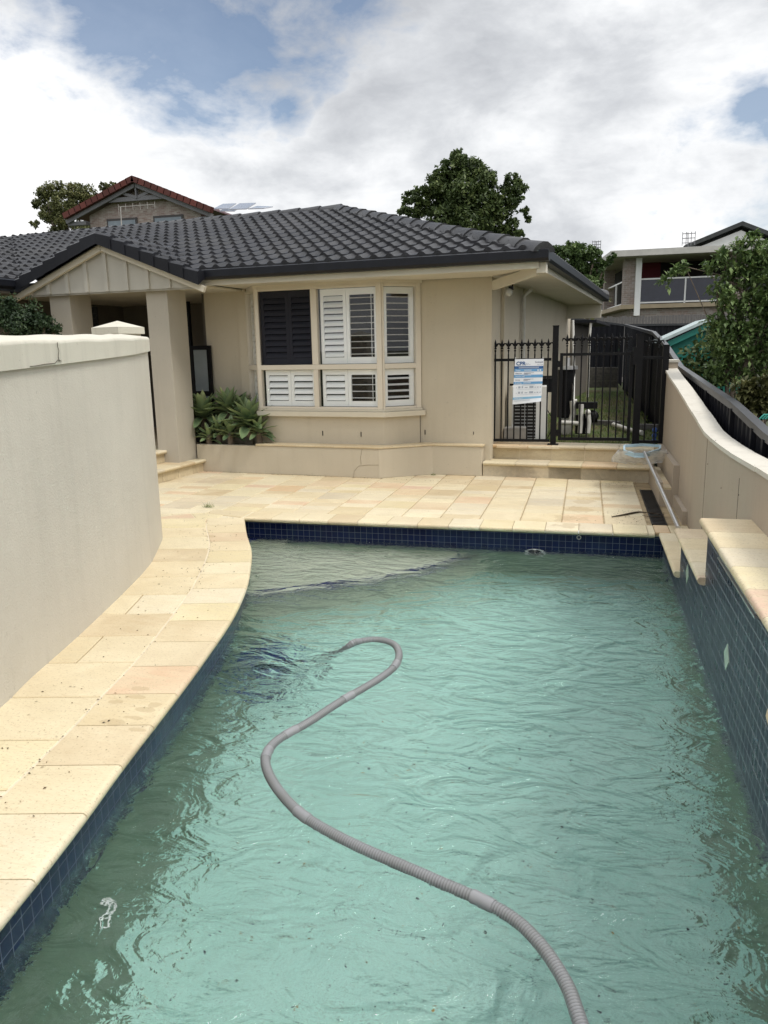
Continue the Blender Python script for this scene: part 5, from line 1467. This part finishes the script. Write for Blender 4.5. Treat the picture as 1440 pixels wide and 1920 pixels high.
# ------------------------------------------------------------------ foliage
def leaf_mat(name, c1, c2, c3=None, trans=.25):
    mt, t, b, out = newmat(name)
    at = t.node('ShaderNodeAttribute', attribute_name='rnd').outputs['Fac']
    t.link(t.ramp(at, [(0, c1), (.7, c2), (1, c3 or c2)]), b.inputs['Base Color']); b.inputs['Roughness'].default_value = .5
    b.inputs['Specular IOR Level'].default_value = .35
    tl = t.node('ShaderNodeBsdfTranslucent'); t.link(t.ramp(at, [(0, c1), (1, c2)]), tl.inputs[0])
    mx = t.node('ShaderNodeMixShader'); mx.inputs[0].default_value = trans; t.link(b.outputs[0], mx.inputs[1]); t.link(tl.outputs[0], mx.inputs[2]); t.link(mx.outputs[0], out.inputs[0])
    return mt
def rdir(rg):
    z = rg.uniform(-1, 1); a = rg.uniform(0, 6.283); s = math.sqrt(1-z*z); return Vector((s*math.cos(a), s*math.sin(a), z))
def crown(mb, blobs, n, size, rg, twigs=.18, droop=0.0, shell=.55):
    """leaf sprays around sub-clumps spread through each blob: blobs = (centre, radius)"""
    tot = sum(r*r for c, r in blobs)
    for c, r in blobs:
        cnt = max(1, int(n*r*r/tot)); k = max(5, int(cnt/26))
        for _ in range(k):
            d = rdir(rg); d.z = d.z*.8+.1; cc = c + d*r*(shell+(1-shell)*rg.random())
            tint = rg.random()*.6; cr = r*twigs*rg.uniform(.6, 1.5)
            for _ in range(26):
                p = cc + rdir(rg)*cr*rg.random()**.5
                nrm = (rdir(rg)+d*.6+Vector((0, 0, .4))).normalized(); tn = nrm.cross(rdir(rg)).normalized(); bt = nrm.cross(tn)
                tn = (tn+Vector((0, 0, -droop))).normalized()
                s = size*rg.uniform(.6, 1.25); mb.cur = min(1, tint+rg.random()*.4)
                mb.poly([p-tn*s*.5, p+bt*s*.22, p+tn*s*.5, p-bt*s*.22])
def pxblobs(lst, Y, jit=.35, rg=random):
    out = []
    for (x, y, r) in lst:
        c = atY(x, y, Y+rg.uniform(-jit, jit)*r*Y/FPX*1.5); out.append((c, r*Y/FPX))
    return out
def limbs(mb, base, blobs, r0, rg, n=9):
    base = Vector(base)
    for c, r in sorted(blobs, key=lambda q: -q[1])[:n]:
        m1 = base.lerp(c, .45)+Vector((rg.uniform(-.1, .1), rg.uniform(-.1, .1), .1))*(c-base).length*.35
        pts = catmull([base, m1, c], 5); N = len(pts)
        mb.tube(pts, [lerp(r0, r0*.16, k/(N-1)) for k in range(N)], 7)
LG1 = leaf_mat('leaf_dark_green', (.028, .050, .018), (.095, .135, .042), (.21, .25, .09))
LG2 = leaf_mat('leaf_olive', (.055, .066, .024), (.16, .175, .065), (.26, .22, .10))
LG3 = leaf_mat('leaf_mid_green', (.028, .055, .018), (.095, .15, .045), (.19, .26, .09))
LG4 = leaf_mat('leaf_citrus', (.04, .075, .028), (.16, .235, .08), (.38, .46, .20))
rg = random.Random(3)
def tree(name, loc, lab, blobs, n, size, mat_, r0, base, **kw):
    t_ = thing(name, loc, lab, 'tree')
    q = MB(); crown(q, blobs, n, size, rg, **kw); q.build('crown', mat_, t_)
    q = MB(); b_ = Vector(base); mid = sum((c for c, r in blobs), Vector())/len(blobs); top = b_.lerp(Vector((mid.x, mid.y, mid.z)), .55)
    q.tube(catmull([b_, b_.lerp(top, .5)+Vector((r0, 0, 0)), top], 4), [lerp(r0*1.3, r0*.8, k/8) for k in range(9)], 9)
    limbs(q, top, blobs, r0*.7, rg, 12); q.build('trunk', M_BARK, t_)
YT = 34
bl = pxblobs([(860, 300, 18), (885, 318, 24), (848, 318, 22), (830, 335, 22), (905, 342, 26), (815, 352, 22), (790, 368, 18), (772, 372, 16), (758, 395, 13), (870, 360, 34), (840, 375, 32), (910, 385, 30), (958, 340, 14), (972, 352, 16), (942, 365, 16), (968, 372, 15), (935, 395, 26), (958, 425, 16), (985, 398, 9), (988, 412, 8), (925, 425, 24), (972, 442, 12), (800, 392, 20), (775, 402, 16), (880, 420, 34), (830, 415, 28), (950, 448, 16), (860, 395, 30), (800, 450, 26), (850, 470, 34), (910, 465, 30), (830, 510, 28), (890, 515, 28)], YT, rg=rg)
tree('shade_tree', (atY(870, 600, YT).x, YT, 0), 'large dark green rounded tree rising behind the black roof ridge', bl, 46000, .18, LG1, .35, (atY(870, 600, YT).x, YT, 0), twigs=.30)
YT = 44
bl = pxblobs([(85, 362, 18), (105, 358, 20), (78, 385, 16), (140, 360, 20), (165, 368, 22), (120, 385, 26), (150, 395, 26), (95, 405, 22), (195, 352, 11), (212, 348, 9), (205, 362, 12), (65, 420, 10), (180, 385, 18), (120, 415, 20), (225, 352, 7), (110, 445, 24), (160, 440, 26), (130, 480, 24)], YT, rg=rg)
tree('gum_tree', (atY(130, 600, YT).x, YT, 0), 'olive green gum tree behind the brick gable at the left', bl, 24000, .19, LG2, .3, (atY(130, 600, YT).x, YT, 0), twigs=.32, droop=.4)
YT = 32
bl = pxblobs([(1045, 478, 16), (1070, 472, 18), (1095, 475, 18), (1115, 480, 14), (1055, 500, 22), (1090, 503, 24), (1120, 505, 16), (1030, 475, 8), (1148, 480, 7), (1075, 525, 22), (1110, 530, 18), (1140, 492, 9), (1070, 560, 20), (1100, 565, 18)], YT, rg=rg)
tree('leafy_tree', (atY(1080, 600, YT).x, YT, 0), 'mid green bushy tree between the side eave and the balcony house', bl, 14000, .17, LG3, .2, (atY(1080, 600, YT).x, YT, 0), twigs=.3)
bl = pxblobs([(1125, 548, 10), (1105, 545, 8), (1112, 560, 9)], 30, rg=rg)
q = MB()
for k in range(26):
    c = atY(1112, 556, 30); a = rg.uniform(0, 6.28); L = rg.uniform(.5, .9); d = Vector((math.cos(a), math.sin(a)*.6, rg.uniform(.2, .9)))
    pts = [c+d*L*t_+Vector((0, 0, -.5*L*t_*t_)) for t_ in (0, .35, .7, 1)]
    for p0, p1 in zip(pts, pts[1:]):
        s = (p1-p0).cross(Vector((0, 0, 1))).normalized()*.05; q.cur = .6+.4*rg.random(); q.quad(p0-s, p0+s, p1+s*.7, p1-s*.7)
q.tube([(c.x, c.y, .5), tuple(c)], .07, 7)
tag(q.build('palm_shrub', leaf_mat('palm_leaf', (.06, .08, .02), (.16, .17, .06))), 'small yellow green palm poking up beside the balcony house corner', 'palm')
# citrus tree in the neighbour's garden, right
YT = 9.8
bl = pxblobs([(1262, 512, 10), (1250, 530, 9), (1285, 500, 10), (1330, 505, 12), (1350, 485, 14), (1385, 465, 14), (1415, 450, 14), (1400, 490, 22), (1432, 480, 20), (1375, 515, 24), (1420, 525, 28), (1345, 540, 13), (1365, 560, 26), (1410, 575, 30), (1440, 560, 26), (1350, 610, 24), (1395, 620, 28), (1435, 620, 26), (1345, 650, 20), (1375, 660, 28), (1420, 665, 26), (1345, 700, 24), (1385, 705, 22), (1425, 700, 18), (1470, 560, 40), (1480, 640, 40), (1470, 480, 30)], YT, rg=rg)
ct = thing('citrus_tree', (2.1, YT, .2), 'broad leafed garden tree with twiggy stems beyond the boundary fence at the right', 'tree')
q = MB()
def big_leaves(mb, blobs, n, size, shellk=.3):
    tot = sum(r*r for c, r in blobs)
    for c, r in blobs:
        for _ in range(int(n*r*r/tot/7)):
            tip = c+rdir(rg)*r*(shellk+(1-shellk)*rg.random()); tint = rg.random()*.55
            ax = (rdir(rg)+Vector((0, 0, .5))).normalized()
            for k in range(7):
                base = tip+ax*size*.25*k*.5; d = (rdir(rg)+ax*.5).normalized(); L = size*rg.uniform(.6, 1.2); wd = L*.26
                s = d.cross(Vector((0, 0, 1))); s = s.normalized() if s.length > .01 else Vector((1, 0, 0)); up = s.cross(d)
                mb.cur = min(1, tint+.45*rg.random())
                p0, p3 = base, base+d*L-up*L*.12; m = base+d*L*.5; f = up*wd*.35
                mb.quad(p0, m+s*wd+f, p3, m); mb.quad(p0, m, p3, m-s*wd+f)
big_leaves(q, bl, 10500, .075); q.build('crown', LG4, ct)
q = MB()
for (bx_, by_) in ((1355, 780), (1395, 770), (1425, 790), (1380, 775)):
    b_ = atY(bx_, by_, YT); pts = catmull([Vector((b_.x, YT, .2)), b_.lerp(bl[rg.randrange(14, 20)][0], .5), bl[rg.randrange(8, 14)][0]], 5)
    q.tube(pts, [lerp(.035, .01, k/(len(pts)-1)) for k in range(len(pts))], 7)
    for _ in range(7):
        c = bl[rg.randrange(len(bl))][0]; s = pts[rg.randrange(3, len(pts))]; q.tube([s, s.lerp(c, .5)+Vector((0, 0, .08)), c], [.012, .008, .004], 5)
q.build('stems', M_BARK, ct)
bl = pxblobs([(1400, 735, 18), (1425, 748, 20), (1440, 725, 18), (1412, 765, 14), (1436, 772, 12), (1390, 760, 8)], 7.4, rg=rg)
q = MB(); big_leaves(q, bl, 1800, .075, .1)
sh_ = MB()
for c, r in bl: sh_.tube([Vector((bl[1][0].x+.05, bl[1][0].y, -.03)), Vector((c.x, c.y, c.z*.5)), c], [.02, .014, .006], 6)
gsh = tag(q.build('garden_shrub', leaf_mat('shrub_leaf', (.03, .04, .012), (.13, .13, .05), (.26, .24, .12))), 'yellowish leafy shrub hanging over the black fence at the right edge', 'shrub'); sh_.build('stems', M_BARK, gsh)
q = MB(); c = atY(1432, 786, 6.4)
for k in range(5): q.tube([c+Vector((-.03+.02*k, 0, 0)), c+Vector((.0+.02*k, 0, .035)), c+Vector((.08+.02*k, 0, .03))], .007, 6)
tag(q.build('watering_hose', M_TEAL), 'small coil of teal hose on the fence at the right edge', 'hose')
# backdrop hedge behind the garden: one dark belt
bl = pxblobs([(1300+k*26, 690+10*math.sin(k*2), 34) for k in range(9)]+[(1330+k*30, 640, 30) for k in range(8)], 13.5, rg=rg)
q = MB(); crown(q, bl, 6000, .11, rg, twigs=.4); tag(q.build('understorey', LG1), 'dark undergrowth filling the garden behind the teal playhouse', 'undergrowth', kind='stuff')
# hedge, left
q = MB(); hb = pxblobs([(5, 600, 26), (30, 590, 26), (55, 600, 26), (80, 605, 22), (100, 618, 14), (20, 570, 14), (60, 580, 12), (-20, 590, 30), (40, 625, 30), (85, 630, 20), (112, 628, 8), (-10, 560, 14)], 9.0, rg=rg)
crown(q, hb, 12000, .05, rg, twigs=.4, shell=.2)
for k in range(16):
    x = rg.uniform(-10, 105); c = atY(x, 575+abs(x-30)*.35, 9.0); 
    for j in range(9):
        p = c+Vector((rg.uniform(-.02, .02), rg.uniform(-.02, .02), j*.022)); q.cur = .5+.5*rg.random(); d = rdir(rg)*.03; s = Vector((0, 0, .012)); q.poly([p, p+d+s, p+d*1.6, p+d-s])
hd_ = tag(q.build('hedge', leaf_mat('hedge_leaf', (.012, .026, .012), (.035, .065, .026), (.09, .13, .06))), 'dark small leafed hedge behind the curved wall at the left edge', 'hedge')
q = MB()
for k in range(5):
    c = hb[k][0]; q.tube([(c.x, c.y, -.05), tuple(c)], .02, 6)
q.build('stem', M_BARK, hd_)

# agaves
M_AG = newmat('agave_leaf'); mt, t, b, out = M_AG
uvn = t.node('ShaderNodeUVMap').outputs[0]; se = t.node('ShaderNodeSeparateXYZ'); t.link(uvn, se.inputs[0])
at = t.node('ShaderNodeAttribute', attribute_name='rnd').outputs['Fac']
c = t.ramp(at, [(0, (.09, .15, .075)), (.5, (.19, .27, .13)), (.85, (.27, .35, .17)), (1, (.40, .45, .22))])
edge = t.math('ABSOLUTE', t.math('SUBTRACT', se.outputs[0], .5))
c = t.mix(t.ramp(edge, [(.40, 0), (.49, .7)]), c, (.34, .37, .17, 1))
c = t.mix(t.ramp(t.noise(t.mapping(uvn, scale=(14, 1.5, 1)), 2, 4, .6), [(.45, 0), (.7, .35)]), c, (.05, .08, .04, 1))
t.link(c, b.inputs['Base Color']); b.inputs['Roughness'].default_value = .42; M_AG = mt
def agave(name, c, R_, n, lab, tilt=(0, 0), seed=1):
    rg2 = random.Random(seed); root = thing(name, c, lab, 'agave', 'agaves in the planter box')
    q = MB(); c = Vector(c)
    for k in range(n):
        fr_ = k/n; a = k*2.399963+rg2.uniform(-.15, .15); el_ = R(lerp(2, 78, fr_**.9)+rg2.uniform(-6, 6)); L = R_*lerp(1.0, .78, fr_)*rg2.uniform(.85, 1.1); W = L*.19*rg2.uniform(.85, 1.15)
        dh = Vector((math.cos(a)+tilt[0], math.sin(a)+tilt[1], 0)).normalized(); side = Vector((-dh.y, dh.x, 0))
        q.cur = min(1, max(0, .25+.5*fr_+rg2.uniform(-.25, .3))); rows = []; N = 8; p = c + dh*.02+Vector((0, 0, .02+.10*fr_)); ang = el_
        for j in range(N+1):
            s = j/N; w_ = W*(.42+1.9*s-2.25*s*s)*(1 if s < .97 else .0) if s < .9 else W*max(0, (1-s)*2.7)
            w_ = max(w_, .001); d = dh*math.cos(ang)+Vector((0, 0, math.sin(ang))); nr = -dh*math.sin(ang)+Vector((0, 0, math.cos(ang)))
            rows.append([q.vert(p-side*w_+nr*w_*.38), q.vert(p-side*w_*.5+nr*w_*.10), q.vert(p), q.vert(p+side*w_*.5+nr*w_*.10), q.vert(p+side*w_+nr*w_*.38)])
            p = p + d*(L/N); ang -= R(lerp(8, 1.5, fr_))*(1 if j < 5 else -1.6)
        q.smooth = True
        for j in range(N):
            for m in range(4):
                q.face([rows[j][m], rows[j][m+1], rows[j+1][m+1], rows[j+1][m]], uv=[(m/4, j/N), ((m+1)/4, j/N), ((m+1)/4, (j+1)/N), (m/4, (j+1)/N)])
        q.smooth = False
    q.build('leaves', M_AG, root)
    q = MB(); q.tube([c-Vector((0, 0, .12)), c+Vector((0, 0, .14))], [.05, .035], 8); q.build('stem', M_BARK, root)
ag = [((382, 782), .28, .46, 32, 'large agave rosette at the left end of the planter beside the screen door', 1), ((428, 772), .36, .44, 30, 'tall agave rosette in the middle of the planter clump', 2), ((468, 798), .20, .50, 36, 'wide agave rosette with pale leaf edges at the right end of the clump', 3),
      ((362, 812), .12, .25, 18, 'small low agave drooping over the planter corner by the steps', 4), ((410, 810), .14, .26, 18, 'small agave between the two front rosettes spilling over the planter edge', 5), ((455, 770), .45, .30, 20, 'rear agave rosette against the wall below the bay window corner', 6),
      ((350, 800), .22, .34, 20, 'agave rosette tucked against the porch column', 7), ((432, 815), .08, .30, 20, 'low agave spreading its leaves over the front edge of the planter', 8), ((486, 812), .10, .30, 20, 'rightmost low agave where the planter meets the ledge', 9), ((392, 822), .06, .26, 16, 'little agave pup at the front of the planter below the large rosette', 10)]
for (p, v_, r_, n, lab, sd2) in ag:
    c = hv(p[0], p[1], v_); agave('agave', H(c.x, v_, max(.34, c.z-.05)), r_, n, lab, (0, -.15), sd2)

# ------------------------------------------------------------------ teal playhouse
YPH = 14.2
ph = thing('playhouse', (atY(1320, 700, YPH).x, YPH, .2), 'teal garden playhouse with lattice panel and pale roof edges beyond the fence', 'playhouse')
pk2 = atY(1326, 603, YPH); e1 = atY(1244, 638, YPH); e2 = atY(1405, 650, YPH); zb2 = .3
q = MB()
wl_, wr_ = e1.x+.06, e2.x-.06
i = [q.vert(p) for p in ((wl_, YPH, e1.z-.3), (wr_, YPH, e1.z-.3), (wr_, YPH, e2.z-.02), (pk2.x, YPH, pk2.z-.07), (wl_, YPH, e1.z-.02))]; q.face(i)
for x in (wl_, wr_-.1): q.box(x, x+.1, YPH-.02, YPH+.08, zb2, e1.z-.28)
q.box(wl_+.1, wr_-.1, YPH-.015, YPH+.02, zb2, zb2+.12); q.box((wl_+wr_)/2-.03, (wl_+wr_)/2+.03, YPH-.015, YPH+.02, zb2+.12, e1.z-.3)
q.box(wl_, wl_+.03, YPH+.09, YPH+1.3, zb2, e1.z-.1); q.box(wr_-.03, wr_, YPH+.09, YPH+1.3, zb2, e1.z-.1)
q.build('wall', M_TEAL, ph)
q = MB(); z = zb2+.14
while z < e1.z-.32: q.box(wl_+.1, wr_-.1, YPH-.004, YPH+.006, z, z+.035); z += .10
x = wl_+.13
while x < wr_-.13: q.box(x, x+.035, YPH-.012, YPH-.005, zb2+.12, e1.z-.3); x += .10
q.build('lattice', M_TEAL, ph)
q = MB()
for (e, s) in ((e1, -1), (e2, 1)):
    a = pk2+Vector((0, -.18, 0)); b_ = e+Vector((s*.06, -.18, -.04)); bk = Vector((0, 1.7, 0)); up = Vector((0, 0, .05))
    q.quad(a+up, b_+up, b_+up+bk, a+up+bk); q.quad(a, a+bk, b_+bk, b_); q.quad(a, b_, b_+up, a+up)
q.build('roof', simple('roof_pale', (.42, .50, .50), .5, var=.2, scale=8), ph)
q = MB()
for (e, s) in ((e1, -1), (e2, 1)):
    q.bar(tuple(pk2+Vector((0, -.1, -.07))), tuple(e+Vector((s*.02, -.1, -.11))), .03, .09)
q.build('barge_trim', M_TEAL, ph)
q = MB(); q.box(wl_+.05, wr_-.05, YPH+1.28, YPH+1.3, zb2, e1.z-.05); q.build('back_panel', M_DARK, ph)

# ------------------------------------------------------------------ pool hose and cleaner
HP = [(1112, 2010), (1098, 1950), (1082, 1900), (1066, 1855), (1042, 1812), (1010, 1768), (965, 1725), (905, 1690), (830, 1657), (750, 1622), (680, 1592), (620, 1562), (568, 1530), (530, 1492), (508, 1460), (498, 1432), (501, 1412), (514, 1394), (537, 1378), (565, 1363), (590, 1348), (620, 1328), (650, 1309), (682, 1291), (713, 1272), (738, 1252), (748, 1232), (744, 1214), (728, 1204), (703, 1200), (677, 1203), (655, 1211)]
pts = [atZ(x, y, WZ+.004) for x, y in HP]
end = under(520, 1262, -1.0)
pts += [pts[-1].lerp(end, .25)+Vector((0, 0, -.02)), pts[-1].lerp(end, .6)+Vector((0, 0, -.12)), end]
path = catmull(pts, 6); fine = resample(path, .0029)
hz = thing('pool_hose', (fine[0].x, fine[0].y, WZ), 'long grey ribbed vacuum hose floating in an S curve across the pool', 'hose')
q = MB(); rr = [.0238 if k % 4 < 2 else .0218 for k in range(len(fine))]
q.tube(fine, rr, 12, False)
for f_ in range(len(q.f)): q.r[f_] = [.85, .30, 0, .30][(f_//12) % 4]  # groove faces coloured darker, painting in the shade between the ribs
M_HOSE, t, b, out = newmat('grey_hose'); at = t.node('ShaderNodeAttribute', attribute_name='rnd').outputs['Fac']
c = t.ramp(at, [(0, (.15, .154, .16)), (.3, (.20, .205, .21)), (.85, (.25, .258, .268))]); c = t.mix(t.ramp(t.noise(pos(t), 6, 5, .6), [(.4, 0), (.7, .35)]), c, (.15, .155, .14, 1))
t.link(c, b.inputs['Base Color']); b.inputs['Roughness'].default_value = .35
q.build('ribbed_tube', M_HOSE, hz)
M_CUFF = simple('hose_cuff', (.25, .255, .265), .35, var=.08)
L = [0]
for a, b_ in zip(fine, fine[1:]): L.append(L[-1]+(b_-a).length)
for (x, y) in ((905, 1690), (568, 1530), (499, 1415), (545, 1374), (652, 1308), (741, 1249)):
    p = atZ(x, y, WZ); k = min(range(len(fine)), key=lambda i: (fine[i]-p).length)
    q = MB(); s = fine[max(0, k-17):k+17][::6]
    if len(s) > 2: q.tube(s, [.0248, .0258, .0258, .0248, .0262, .0262][:len(s)] + [.0248]*max(0, len(s)-6), 16); q.build('cuff', M_CUFF, hz)
pcl = under(478, 1256, -1.33)
fzc = fz(pcl.y)
cl = thing('pool_cleaner', (pcl.x, pcl.y, fzc), 'blue underwater pool cleaner at the end of the grey hose', 'pool cleaner')
bx = rot((pcl.x, pcl.y, fzc), 25) @ Matrix.Scale(1.3, 4)
M_CBL = simple('cleaner_blue', (.01, .045, .22), .3, var=.15); 
q = MB(bx); q.prism([(-.16, -.14), (.14, -.16), (.2, 0), (.14, .16), (-.16, .14)], .06, .15); q.ball((.0, 0, .16), .13, .11, .09, 16, 8); q.build('body', M_CBL, cl)
q = MB(bx)
for (x, y) in ((-.13, -.19), (.12, -.2), (0, .2)):
    q.tube([(x, y-.03, .085), (x, y+.03, .085)], .085, 18)
q.build('wheel', M_BLACK, cl)
q = MB(bx); q.tube([(0, 0, .2), (.02, .0, .27), (.09, .01, .34)], .03, 12); q.box(-.17, .17, -.13, .13, .02, .058); q.build('swivel', M_CUFF, cl)
q = MB(bx)
for k in range(6): q.box(-.2-.02*k % .1, -.16, -.12+.045*k, -.10+.045*k, .02, .09)
q.build('brush', M_CBL, cl)
# link the hose end to the cleaner
# white plastic scrap floating near the left edge, and a lost tile
q = MB(); A_ = catmull([atZ(x, y, WZ-.03) for x, y in ((190, 1700), (198, 1692), (212, 1694), (218, 1706), (207, 1724), (204, 1744))], 4); B_ = catmull([atZ(x, y, WZ-.03) for x, y in ((193, 1706), (200, 1701), (207, 1703), (203, 1712), (190, 1726), (187, 1746))], 4)
q.tube(A_, .0035, 5); q.tube(B_, .003, 5)
for k in range(2, len(A_), 3): q.tube([A_[k], B_[k]], .0028, 5)
tag(q.build('plastic_strap', M_WHITE), 'small curled white plastic strap drifting near the left pool edge', 'plastic strap')

# ------------------------------------------------------------------ skimmer net
nt = thing('skimmer_net', atZ(1200, 850, .42), 'blue framed leaf skimmer net with long aluminium pole lying on the gate steps', 'pool net')
zN = .47
fpt = [atZ(x, y, z) for x, y, z in ((1170, 838, zN+.03), (1171, 846, zN), (1190, 852, zN-.02), (1209, 852, zN-.02), (1237, 843, zN), (1238, 836, zN+.03), (1205, 834, zN+.04), (1172, 836, zN+.035))]
q = MB()
for a, b_ in zip(fpt, fpt[1:]+fpt[:1]): q.bar(tuple(a), tuple(b_), .022, .03)
fro = [p+Vector((0, -.02, -.035)) for p in fpt[:6]]
for k in range(5): q.quad(fpt[k], fpt[k+1], fro[k+1], fro[k])
M_NET = simple('net_frame_blue', (.36, .50, .58), .4, var=.08); q.build('frame', M_NET, nt)
mt, t, b, out = newmat('net_mesh'); tr = t.node('ShaderNodeBsdfTransparent'); mx = t.node('ShaderNodeMixShader'); b.inputs['Base Color'].default_value = (.80, .83, .86, 1); b.inputs['Roughness'].default_value = .35
t.link(t.ramp(t.noise(t.mapping(pos(t), scale=(1, 1, 1)), 9, 3, .6, 1.0), [(.35, .30), (.65, .62)]), mx.inputs[0]); t.link(tr.outputs[0], mx.inputs[1]); t.link(b.outputs[0], mx.inputs[2]); t.link(mx.outputs[0], out.inputs[0]); M_BAG = mt
q = MB(); q.smooth = True; ctr = atZ(1198, 862, .30); rows = []
for j in range(5):
    row = []; tt = j/4
    for k in range(24):
        a = 2*math.pi*k/24; r0 = Vector((.27*math.cos(a), .13*math.sin(a), 0)); 
        sw = 1+.22*math.sin(math.pi*tt)+.03*math.sin(a*7+j)
        p = Vector((lerp((fpt[0].x+fpt[4].x)/2, ctr.x, tt), lerp((fpt[0].y+fpt[3].y)/2, ctr.y-.02, tt), lerp(zN+.01, .262, tt**.8))) + r0*sw*(1 if j < 4 else .45) + Vector((-.03*tt, -.05*tt, .008*math.sin(a*5+j*2)))
        p.z = max(p.z, .235 if p.y < HM.translation.y+.6 else .42)
        row.append(q.vert(p))
    rows.append(row)
for j in range(4):
    for k in range(24): q.face([rows[j][k], rows[j][(k+1) % 24], rows[j+1][(k+1) % 24], rows[j+1][k]])
q.build('net_bag', M_BAG, nt)
pA = atZ(1208, 848, zN); pB = atX(1272, 990, .86)
q = MB(); q.tube([pA, pA.lerp(pB, .45)], .016, 12); q.tube([pA.lerp(pB, .45), pB], .0195, 12); q.tube([pA.lerp(pB, .44), pA.lerp(pB, .47)], .022, 12)
q.build('pole', M_ALU, nt)

# ------------------------------------------------------------------ bark strip, weed tufts and litter
q = MB()
for pth, r_ in (([(1147, 969), (1165, 966), (1185, 962), (1198, 960), (1212, 961)], .010), ([(1204, 966), (1216, 968), (1232, 969), (1243, 967), (1245, 961)], .004), ([(1208, 960), (1225, 962), (1238, 965)], .005)):
    pts = catmull([atZ(x, y, .012) for x, y in pth], 4); q.tube(pts, [r_*(.4+.6*math.sin(math.pi*(k+.5)/len(pts))) for k in range(len(pts))], 6)
tag(q.build('bark_strip', simple('dark_bark', (.05, .035, .022), .9, var=.3, scale=20)), 'dark curled strip of bark lying across the paving and drain', 'bark')
M_LIT = leaf_mat('dry_leaf', (.03, .022, .012), (.10, .06, .025), (.20, .12, .04), .05)
q = MB()
def litter(x, y, z, s):
    a = rg.uniform(0, 6.28); d = Vector((math.cos(a), math.sin(a), 0)); n_ = Vector((-d.y, d.x, 0)); p = Vector((x, y, z+.0035)); q.cur = rg.random()
    q.poly([p-d*s, p+n_*s*.4+Vector((0, 0, .003)), p+d*s, p-n_*s*.4])
for k in range(330):
    t_ = rg.random(); i_ = int(t_*(len(cm_)-1)); p = cm_[i_]
    if rg.random() < .45: litter(p.x+rg.gauss(0, .02), p.y+rg.uniform(-.1, .1), 0, rg.uniform(.004, .009))
    else: litter(p.x+rg.uniform(-.35, .33), p.y+rg.uniform(-.1, .1), 0, rg.uniform(.004, .010))
for k in range(260): litter(min(.64, .45+rg.gauss(0, .16)), rg.uniform(7.6, 8.3) if rg.random() < .6 else rg.uniform(9.6, 10.3), 0, rg.uniform(.004, .009))
for k in range(120): litter(rg.uniform(-3.6, .6), rg.uniform(7.5, 10.2), 0, rg.uniform(.003, .007))
for k in range(70): c = H(rg.uniform(-2.8, 1.2), 0, 0); litter(c.x, c.y+rg.uniform(-.06, -.01)+(0 if c.x < HB.x else .0), 0, rg.uniform(.005, .012))
tag(q.build('leaf_litter', M_LIT), 'tiny dry leaves and twigs scattered over the sandstone paving', 'leaf litter', kind='stuff')
q = MB()
def flo(x, y): return fz(y)
for k in range(1300):
    x, y = rg.uniform(-1.6, .7), 1.0+5*rg.random()**1.7; s = rg.uniform(.010, .030); a = rg.uniform(0, 6.28)
    d = Vector((math.cos(a), math.sin(a), 0)); n_ = Vector((-d.y, d.x, 0)); p = Vector((x, y, fz(y)+.006)); q.cur = rg.random()
    q.poly([p-d*s, p+n_*s*.42, p+d*s, p-n_*s*.42])
for k in range(750):
    x, y = rg.uniform(-1.3, .68), 1.1+2.6*rg.random()**1.5
    if x < -1.62-.12*y+.3: continue
    s = rg.uniform(.004, .011); a = rg.uniform(0, 6.28); d = Vector((math.cos(a), math.sin(a), rg.uniform(-.3, .3))); n_ = Vector((-math.sin(a), math.cos(a), rg.uniform(-.3, .3))); p = Vector((x, y, WZ-.02-.25*rg.random()**2)); q.cur = rg.random()
    q.poly([p-d*s, p+n_*s*.45, p+d*s, p-n_*s*.45])
tag(q.build('sunken_leaves', leaf_mat('sunken_leaf', (.008, .012, .05), (.03, .035, .02), (.42, .28, .05), .05)), 'small leaves and leaf fragments drifting in and lying under the pool water', 'leaf litter', kind='stuff')
def tuft(c, r_, n, lab):
    q = MB(); c = Vector(c)
    for k in range(n):
        a = rg.uniform(0, 6.28); L = r_*rg.uniform(.5, 1); p = c+Vector((rg.uniform(-r_, r_)*.6, rg.uniform(-r_, r_)*.3, 0)); d = Vector((math.cos(a)*.6, math.sin(a)*.6, rg.uniform(.2, .9)))*L; s = Vector((-math.sin(a), math.cos(a), 0))*.002
        q.cur = rg.random(); q.poly([p-s, p+s, p+d])
    tag(q.build('weed_tuft', M_BLADE), lab, 'weed')
tuft(atZ(391, 951, .001), .10, 60, 'dry weed tuft growing in a paving joint near the left corner of the pool')
tuft(atZ(812, 891, .001), .06, 40, 'small weeds at the foot of the planter where its wall turns')
tuft(atZ(380, 883, .001), .05, 30, 'tiny weeds in the corner between door steps and planter')
# wet footprints and spill: damp stone patches
def wet(pts, lab, z=.0022):
    q = MB(); q.poly([(p.x, p.y, z) for p in pts]); return q
